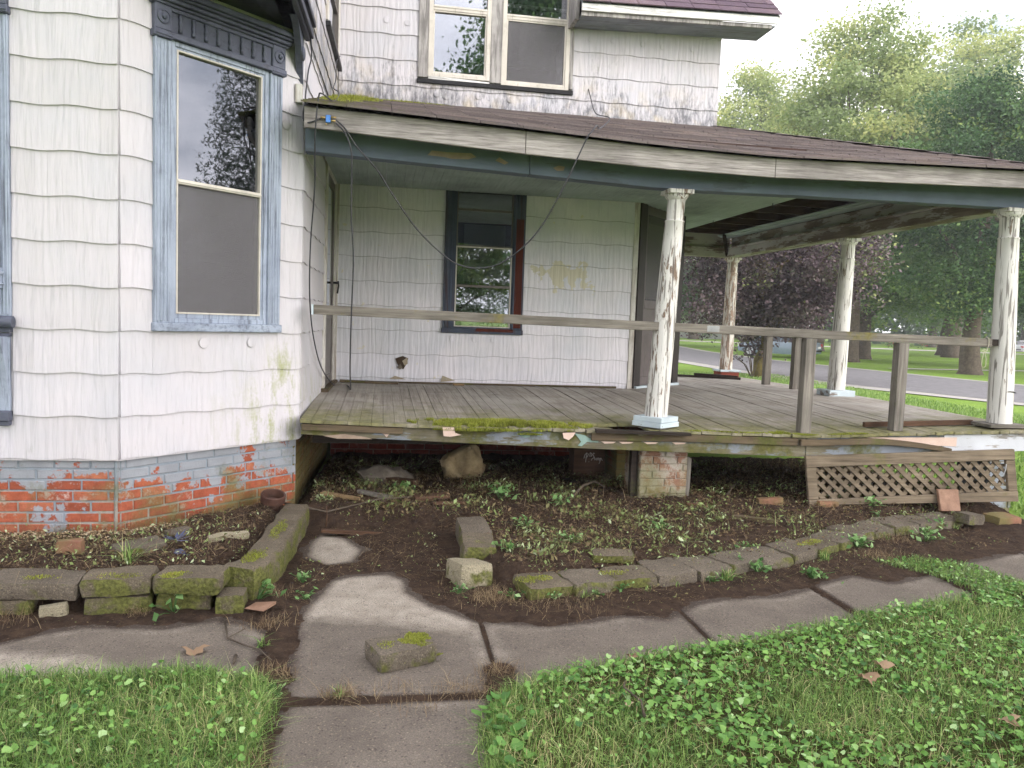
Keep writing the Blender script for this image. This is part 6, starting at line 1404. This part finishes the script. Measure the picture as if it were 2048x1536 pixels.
for cx, cy, z, sx, sy, n, rz in ((.185,3.455,.084,.085,.085,2200,.4), (.19,3.37,.03,.12,.012,900,.4), (.06,3.40,.084,.05,.05,150,.4), (.60,4.72,.156,.09,.10,900,0), (-.645,4.40,.185,.06,.16,900,-.15), (-.59,4.95,.182,.045,.25,700,-.04), (-1.0,4.10,.186,.10,.06,600,0), (-1.25,4.09,.186,.14,.05,500,0), (-1.6,4.10,.18,.10,.04,300,0), (.85,4.18,.106,.11,.07,700,.2), (1.35,4.28,.104,.12,.05,400,.2), (2.85,4.84,.104,.14,.05,500,.5)): moss(cx, cy, z, sx, sy, n, .012, rz)
v, f, r = merge(P); tag(np_mesh('moss', v, f, M['moss'], None, r), 'yellow-green moss on the porch edge, roof corner and edging blocks', 'moss', kind='stuff')

# ------------------------------------------------------------------ road and park
def ribbon(name, left, right, z, mat):
    mb = MB()
    for (a, b), (c, d) in zip(zip(left, left[1:]), zip(right, right[1:])): mb.face([(*a, z), (*c, z), (*d, z), (*b, z)])
    return tag(mb.build(name, mat), kind='structure')
RL = [(20.5,-60),(18.5,0),(16.6,14),(15.0,18.5),(13.9,22),(13.4,28),(13.8,37),(15.5,50),(22,80),(30,110)]; RR = [(27,-60),(25,0),(23.2,14),(21.8,21),(20.9,26),(20.3,32.5),(19.9,40),(21,50),(27,80),(35,110)]
ribbon('road', RL, RR, -.02, M['asphalt'])
ribbon('gravel_verge', [(a-.9-.15*math.sin(i*2), b) for i, (a, b) in enumerate(RL)], [(a+.25, b) for a, b in RL], -.028, M['gravel'])
ribbon('gravel_verge', [(a-.2, b) for a, b in RR], [(a+.5, b) for a, b in RR], -.027, M['gravel'])
ribbon('cross_street', [(24,88),(60,74),(120,58)], [(24,93),(62,80),(122,63)], -.015, M['pave'])
ribbon('park_path', [(23,33),(34,35),(60,34)], [(23,33.6),(34,35.8),(60,35)], -.022, M['pave'])

def make_crown(R0, H0, nclus, per, lsz, seed, mat, shape=1.0, sig=.45):
    r = np.random.default_rng(seed); cs = []
    while len(cs) < nclus:
        p = r.normal(0, 1, 3); p /= np.linalg.norm(p); q = r.uniform(.35, 1)**.5; p = p*q
        lob = 1 + .22*math.sin(3*math.atan2(p[1], p[0])+seed) + .15*math.sin(5*p[2]+seed)
        cs.append((p[0]*R0*lob*(1-.25*max(p[2], 0)*shape), p[1]*R0*lob*(1-.25*max(p[2], 0)*shape), p[2]*H0))
    cs = np.array(cs); n = nclus*per; ci = np.repeat(np.arange(nclus), per)
    c = cs[ci] + r.normal(0, 1, (n, 3))*np.array([sig*1.15, sig*1.15, sig*.6])*r.uniform(.6, 1.3, nclus)[ci][:, None]
    cv = r.uniform(0, .75, nclus)[ci]; rv = np.clip(cv + r.uniform(0, .3, n), 0, 1)
    v, f, rr = leafs(c, r.uniform(.7, 1.3, n)*lsz, .75, rv, .75)
    me_o = np_mesh('crown', v, f, mat, None, rr); me = me_o.data; bpy.data.objects.remove(me_o); return me, cs
def make_trunk(base, top, r0, cs, mat, seed, nl=12, cz=0):
    rr = random.Random(seed); mb = MB(); T = [Vector((0, 0, -.2)), Vector((0, 0, .25)), Vector((rr.uniform(-.1, .1), rr.uniform(-.1, .1), base*.5)), Vector((rr.uniform(-.2, .2), rr.uniform(-.2, .2), base)), Vector((rr.uniform(-.4, .4), rr.uniform(-.4, .4), (base+top)/2)), Vector((0, 0, top*.9))]
    mb.tube(T, [r0*1.55, r0*1.12, r0, r0*.85, r0*.5, r0*.12], 10)
    for i in range(nl):
        q = Vector(cs[rr.randrange(len(cs))]) + Vector((0, 0, cz)); s = T[3].lerp(T[4], rr.uniform(0, 1)); m_ = s.lerp(q, .5) + Vector((0, 0, .1*(q-s).length))
        mb.tube([s, m_, q], [r0*.35, r0*.2, r0*.05], 6)
    return mb.mesh('trunk', mat, True)
protos = {}
def proto(key, R0, H0, base, r0, nclus, per, lsz, mat, bark, seed, sig=.5, nl=12):
    cz = base + H0; cm, cs = make_crown(R0, H0, nclus, per, lsz, seed, mat, sig=sig); tm = make_trunk(base, base+2*H0, r0, cs, bark, seed, nl, cz); protos[key] = (tm, cm, cz)
proto('pale', 5.6, 7.2, 4.2, .40, 230, 300, .19, M['maple_light'], M['bark'], 3, .55)
proto('mid', 5.4, 6.4, 2.2, .42, 240, 300, .18, M['maple'], M['bark'], 5, .52)
proto('dark', 5.6, 6.6, 2.4, .50, 240, 300, .18, M['maple_dark'], M['bark'], 8, .55)
proto('purple', 2.9, 2.3, 1.1, .20, 170, 240, .11, M['purple'], M['bark_moss'], 12, .38, 16)
def tree(key, x, y, s=1., sz_=None, rot=0, label='', cat='tree', name='tree', group=None, z=-.05):
    tm, cm, cz = protos[key]; e = empty(name, (x, y, z), label, cat, group); e.rotation_euler = (0, 0, rot); e.scale = (s, s, sz_ or s)
    for nm, me, dz in (('trunk', tm, 0), ('crown', cm, cz)):
        o = bpy.data.objects.new(nm, me); col.objects.link(o); o.parent = e; o.location = (0, 0, dz)
    return e
tree('pale', 25.3, 40.2, 1.0, 1.0, .4, 'tall pale green maple with thick grey trunk beyond the road', name='maple_tree')
tree('pale', 27.8, 58, 1.18, 1.12, 2.1, 'yellow-green maple showing just right of the upper wall corner', name='maple_tree')
tree('pale', 43.0, 55, 1.4, 1.3, 4.0, 'pale maple at the top right whose branch tips stand above the others', name='maple_tree')
tree('dark', 24.8, 30.5, .78, .80, 1.0, 'dense dark maple hanging low behind the right porch column', name='maple_tree')
tree('dark', 46.6, 60.3, 1.25, 1.2, 2.6, 'large dark maple with a very broad trunk far across the park', name='maple_tree')
tree('mid', 29.5, 45.5, 1.0, .95, 0, 'mid-green tree with low branches between the two thick trunks', name='park_tree')
tree('mid', 36, 62, 1.1, 1.2, 3.3, 'mid-green tree far behind, framed between the far porch columns', name='park_tree')
tree('dark', 24.5, 66, 1.1, .95, 5.0, 'dark tree behind the purple-leaved tree, left side', name='park_tree')
tree('mid', 58, 62, 1.2, 1.2, 4.4, 'mid-green tree at the far right edge beyond the dark maple', name='park_tree')
tree('dark', 34, 36, .85, .9, 3.9, 'dark green maple just right of the corner column', name='park_tree')
tree('purple', 12.3, 24.6, 1., 1., .5, 'purple-leaved tree with mossy trunk standing between porch and road', name='purple_tree')
for i, (x, y, k, s) in enumerate(((31, 96, 'mid', 1.2), (42, 104, 'dark', 1.3), (54, 108, 'mid', 1.3), (66, 106, 'dark', 1.4), (78, 104, 'mid', 1.3), (90, 100, 'dark', 1.4), (102, 96, 'mid', 1.3), (70, 72, 'dark', 1.2), (115, 90, 'dark', 1.4))):
    tree(k, x, y, s, s*.9, i*1.3, f'tree in the far row across the park, {ordn[i]} from the left', name='far_tree', group='far row of trees across the park')
# trees behind the photographer, seen only as reflections in the windows
tree('dark', 7.2, -10.5, .9, 1.15, 0, 'tall leafy tree behind the camera, reflected in the upper windows', name='yard_tree')
sv, sf, sr_ = [], [], []; r2 = np.random.default_rng(44); P = []
for k in range(46):
    t = k/46; zc = 1.2 + 13.5*t; L = 3.3*(1-t)**.85 + .2
    for b in range(9):
        a = b*.698 + k*1.9 + r2.uniform(-.2, .2); n = int(300*L/3+60); u = r2.uniform(.0, 1, n); c = np.stack([np.cos(a)*u*L, np.sin(a)*u*L, zc - u*L*.28 - r2.uniform(0, .45, n)*u + .1*u*u*L], 1) + r2.normal(0, .07, (n, 3))
        P.append(leafs(c, r2.uniform(.06, .17, n), .9, r2.uniform(0, 1, n), .35))
v, f, r = merge(P); e = empty('spruce_tree', (16.9, 4.1, -.05), 'dark spruce right of the house, reflected in the bay window', 'tree')
o = np_mesh('crown', v, f, M['spruce'], None, r); o.parent = e; o2 = MB().tube([(0,0,-.2),(0,0,5),(0,0,14.5)], [.28,.18,.03], 10).build('trunk', M['bark'], None, True); o2.parent = e
tree('mid', 2.4, -15, .62, .5, 1.0, 'low leafy tree behind the camera, reflected in the porch window', name='yard_tree')
# far woodland closing the horizon
n = 26000; t = rng.uniform(0, 1, n); x = -20 + 190*t + rng.normal(0, 2, n); y = 150 - 45*t + rng.normal(0, 4, n); hmax = 7 + 6*fbm(x*.08, y*.02, 3); z = rng.uniform(0, 1, n)**.8*hmax
v, f, r = leafs(np.stack([x, y, z], 1), rng.uniform(.7, 1.5, n), .9, np.clip(fbm(x*.2, z*.3, 5)*.8+rng.uniform(-.2, .3, n), 0, 1), .8)
tag(np_mesh('far_woodland', v, f, M['maple_dark'], None, r), 'far line of woodland closing the view beyond the park', 'woodland', kind='stuff')
# shoot at the purple tree's foot
e = empty('sapling', (11.9, 24.3, -.05), 'thin purple-leaved shoots at the foot of the purple tree', 'sapling'); mb = MB(); pts = []
for k in range(6):
    q = Vector((random.uniform(-.7, .3), random.uniform(-.3, .3), random.uniform(.6, 1.2))); mb.tube([(0, 0, -.05), (q.x*.4, q.y*.4, q.z*.6), tuple(q)], [.02, .014, .006], 5); pts += [np.array(q)+rng.normal(0, .12, 3) for _ in range(16)]
o = tag(mb.build('stem', M['bark'], None), kind='stuff'); o.parent = e
v, f, r = leafs(np.array(pts), rng.uniform(.08, .16, len(pts)), .7, None, .7); o = tag(np_mesh('foliage', v, f, M['purple'], None, r), kind='stuff'); o.parent = e
# flower bushes
for i, (x, y) in enumerate(((60.0, 87.0), (62.2, 87.5), (64.2, 87.2), (66.6, 87.0), (68.4, 86.6))):
    e = empty('flower_bush', (x, y, -.05), f'{ordn[i]} of the red-flowering bushes from the left across the park', 'bush', 'red flower bushes across the park')
    c = rng.normal(0, .35, (160, 3)) + np.array((0, 0, .7)); v, f, r = leafs(c, rng.uniform(.12, .25, 160), .8, None, .7); o = np_mesh('foliage', v, f, M['maple_dark'], None, r); o.parent = e
    c = rng.normal(0, .32, (70, 3)) + np.array((0, -.2, .9)); v, f, r = leafs(c, rng.uniform(.12, .22, 70), .8, None, .8); o = np_mesh('blossom', v, f, M['redflower'], None, r); o.parent = e

# ------------------------------------------------------------------ car
M['car_paint'] = simple('silver_blue_paint', C(120,136,150), C(138,152,166), 3, .25, .02, spec=.6)
M['car_white'] = simple('white_car_paint', C(224,226,228), C(236,238,240), 3, .3, .02, spec=.6)
M['rubber'] = simple('tyre_rubber', C(26,26,27), C(38,38,40), 30, .85, .2)
M['rim_metal'] = simple('wheel_rim', C(176,178,182), C(204,206,210), 8, .35, .05, metal=.5)
M['car_glass'] = simple('car_glass', C(30,36,42), C(46,54,60), 2, .08, .0, spec=.8)
M['tail'] = simple('tail_lamp', C(176,30,34), C(206,52,54), 9, .25, .02, spec=.6)
M['lamp'] = simple('head_lamp', C(206,210,214), C(226,230,234), 9, .2, .02, spec=.6)
def car(loc, rz, mat, label, name='parked_car'):
    e = empty(name, loc, label, 'car'); e.rotation_euler = (0, 0, rz)
    def add(mb, nm, m, par=None, sm=False):
        o = mb.build(nm, m, None, sm, angle=35 if sm else None); o.parent = par or e; return o
    # stations along x (rear -2.3 .. front 2.3): (x, half width, sill, belt, top of bonnet or boot)
    st = [(-2.30,.62,.42,.62,.70),(-2.22,.78,.30,.74,.92),(-1.9,.86,.24,.80,1.00),(-1.3,.89,.22,.82,1.01),(-.4,.90,.22,.80,.98),(.5,.90,.22,.78,.95),(1.2,.88,.22,.76,.92),(1.8,.85,.24,.68,.82),(2.2,.74,.30,.58,.68),(2.32,.55,.40,.52,.58)]
    mb = MB(); D = {s[0]: s for s in st}
    mb.sweep([s[0] for s in st], lambda x: [(x, -D[x][1]*.92, D[x][2]), (x, D[x][1]*.92, D[x][2]), (x, D[x][1], (D[x][2]+D[x][3])/2), (x, D[x][1]*.97, D[x][3]), (x, D[x][1]*.80, D[x][4]), (x, -D[x][1]*.80, D[x][4]), (x, -D[x][1]*.97, D[x][3]), (x, -D[x][1], (D[x][2]+D[x][3])/2)])
    body = add(mb, 'body', mat, None, True)
    gh = [(-1.75,.68,.99),(-1.2,.66,1.34),(-.6,.64,1.45),(.1,.64,1.45),(.6,.65,1.34),(1.25,.68,.94)]; g2 = {a: (b, c) for a, b, c in gh}
    mb = MB(); mb.sweep([a for a, _, _ in gh], lambda x: [(x, -.76, .93), (x, .76, .93), (x, g2[x][0], g2[x][1]), (x, -g2[x][0], g2[x][1])]); add(mb, 'cabin', M['car_glass'], None, True)
    mb = MB(); mb.sweep([-1.25, -.6, .1, .62], lambda x: [(x, -.65, lin(x, [(-1.25,1.325),(-.6,1.455),(.1,1.455),(.62,1.345)])), (x, .65, lin(x, [(-1.25,1.325),(-.6,1.455),(.1,1.455),(.62,1.345)])), (x, .60, lin(x, [(-1.25,1.345),(-.6,1.485),(.1,1.485),(.62,1.36)])), (x, -.60, lin(x, [(-1.25,1.345),(-.6,1.485),(.1,1.485),(.62,1.36)]))]); add(mb, 'roof', mat, None, True)
    for s in (-1, 1):
        for xa, xb in ((-1.28, -1.75), (-.35, -.35), (.62, 1.22)): add(MB().tube([(xb, s*.765, .95), (xa, s*.67, 1.36)], .035, 6), 'pillar', mat)
        add(MB().box((-2.28, s*.62-.14, .68), (-2.19, s*.62+.14, .86)), 'tail_light', M['tail']); add(MB().box((2.14, s*.56-.14, .55), (2.24, s*.56+.14, .66)), 'headlight', M['lamp'])
        for x in (-1.38, 1.42):
            ax = (Vector((0, s, 0)), Vector((1, 0, 0)), Vector((0, 0, 1)))
            w = add(MB().lathe((x, s*.70, .33), [(.20, 0), (.33, .01), (.335, .10), (.32, .20), (.22, .215), (.21, .16)], 22, axis=ax), 'tyre', M['rubber'], None, True)
            mb = MB().lathe((x, s*.86, .33), [(.215, 0), (.22, .04), (.20, .045), (.19, .02), (.06, .02), (.05, .045), (0, .045)], 22, axis=ax)
            for k in range(5): a = k*2*math.pi/5; mb.obox((x+.12*math.cos(a), s*.895, .33+.12*math.sin(a)), (.16, .02, .045), (0, -a, 0))
            o = add(mb, 'rim', M['rim_metal'])
    add(MB().box((-2.325, -.55, .42), (-2.29, .55, .52)), 'bumper_strip', M['rubber']); add(MB().box((-2.335, -.25, .60), (-2.30, .25, .72)), 'number_plate', M['car_white'])
    return e
car((23.2, 44.2, -.05), math.atan2(.72, -.70), M['car_paint'], 'silver-blue sedan parked beyond the road, partly behind the purple tree')
car((70, 77.5, -.03), .3, M['car_white'], 'white car at the far right edge across the park')
# far white house behind the trees on the left
h = empty('far_house', (44, 118, 0), 'low white house far across the park behind the purple tree', 'house')
M['far_wall'] = simple('far_white_wall', C(206,206,204), C(222,222,220), .6, .8, .05); M['far_roof'] = simple('far_grey_roof', C(110,106,104), C(130,126,122), .8, .9, .1)
MB().box((36, 114, -.1), (52, 122, 3.1)).build('wall', M['far_wall'], h); MB().prism([(35.4, 113.4, 3.1), (35.4, 122.6, 3.1), (35.4, 118, 5.6)], (17.2, 0, 0)).build('roof', M['far_roof'], h)
for xx in (38, 42.5, 47, 50): MB().box((xx, 113.95, 1.0), (xx+1.1, 113.99, 2.3)).build('window', M['car_glass'], h)
for i, (x, y) in enumerate(((39.5, 110), (46, 111), (53.5, 109))):
    e = empty('hedge_bush', (x, y, -.05), f'{ordn[i]} green bush from the left in front of the far white house', 'bush', 'bushes before the far house'); c = rng.normal(0, .6, (500, 3))*np.array((1.5, 1, .8)) + np.array((0, 0, .9)); v, f, r = leafs(c, rng.uniform(.2, .35, 500), .8, None, .7); o = np_mesh('foliage', v, f, M['maple'], None, r); o.parent = e
# ------------------------------------------------------------------ pale air veil added for lens glare on far trees
hm = bpy.data.materials.new('glare_air'); hm.use_nodes = True; hn = hm.node_tree.nodes
for n in list(hn): hn.remove(n)
pv = hn.new('ShaderNodeVolumePrincipled'); pv.inputs['Color'].default_value = (.93, .96, 1, 1); pv.inputs['Density'].default_value = .0013; pv.inputs['Anisotropy'].default_value = .2
ho = hn.new('ShaderNodeOutputMaterial'); hm.node_tree.links.new(pv.outputs[0], ho.inputs['Volume'])
tag(MB().box((-60, -40, -1.1), (200, 190, 27)).build('glare_veil', hm), 'thin pale air veil added over the park for lens glare', 'glare_veil', kind='stuff')
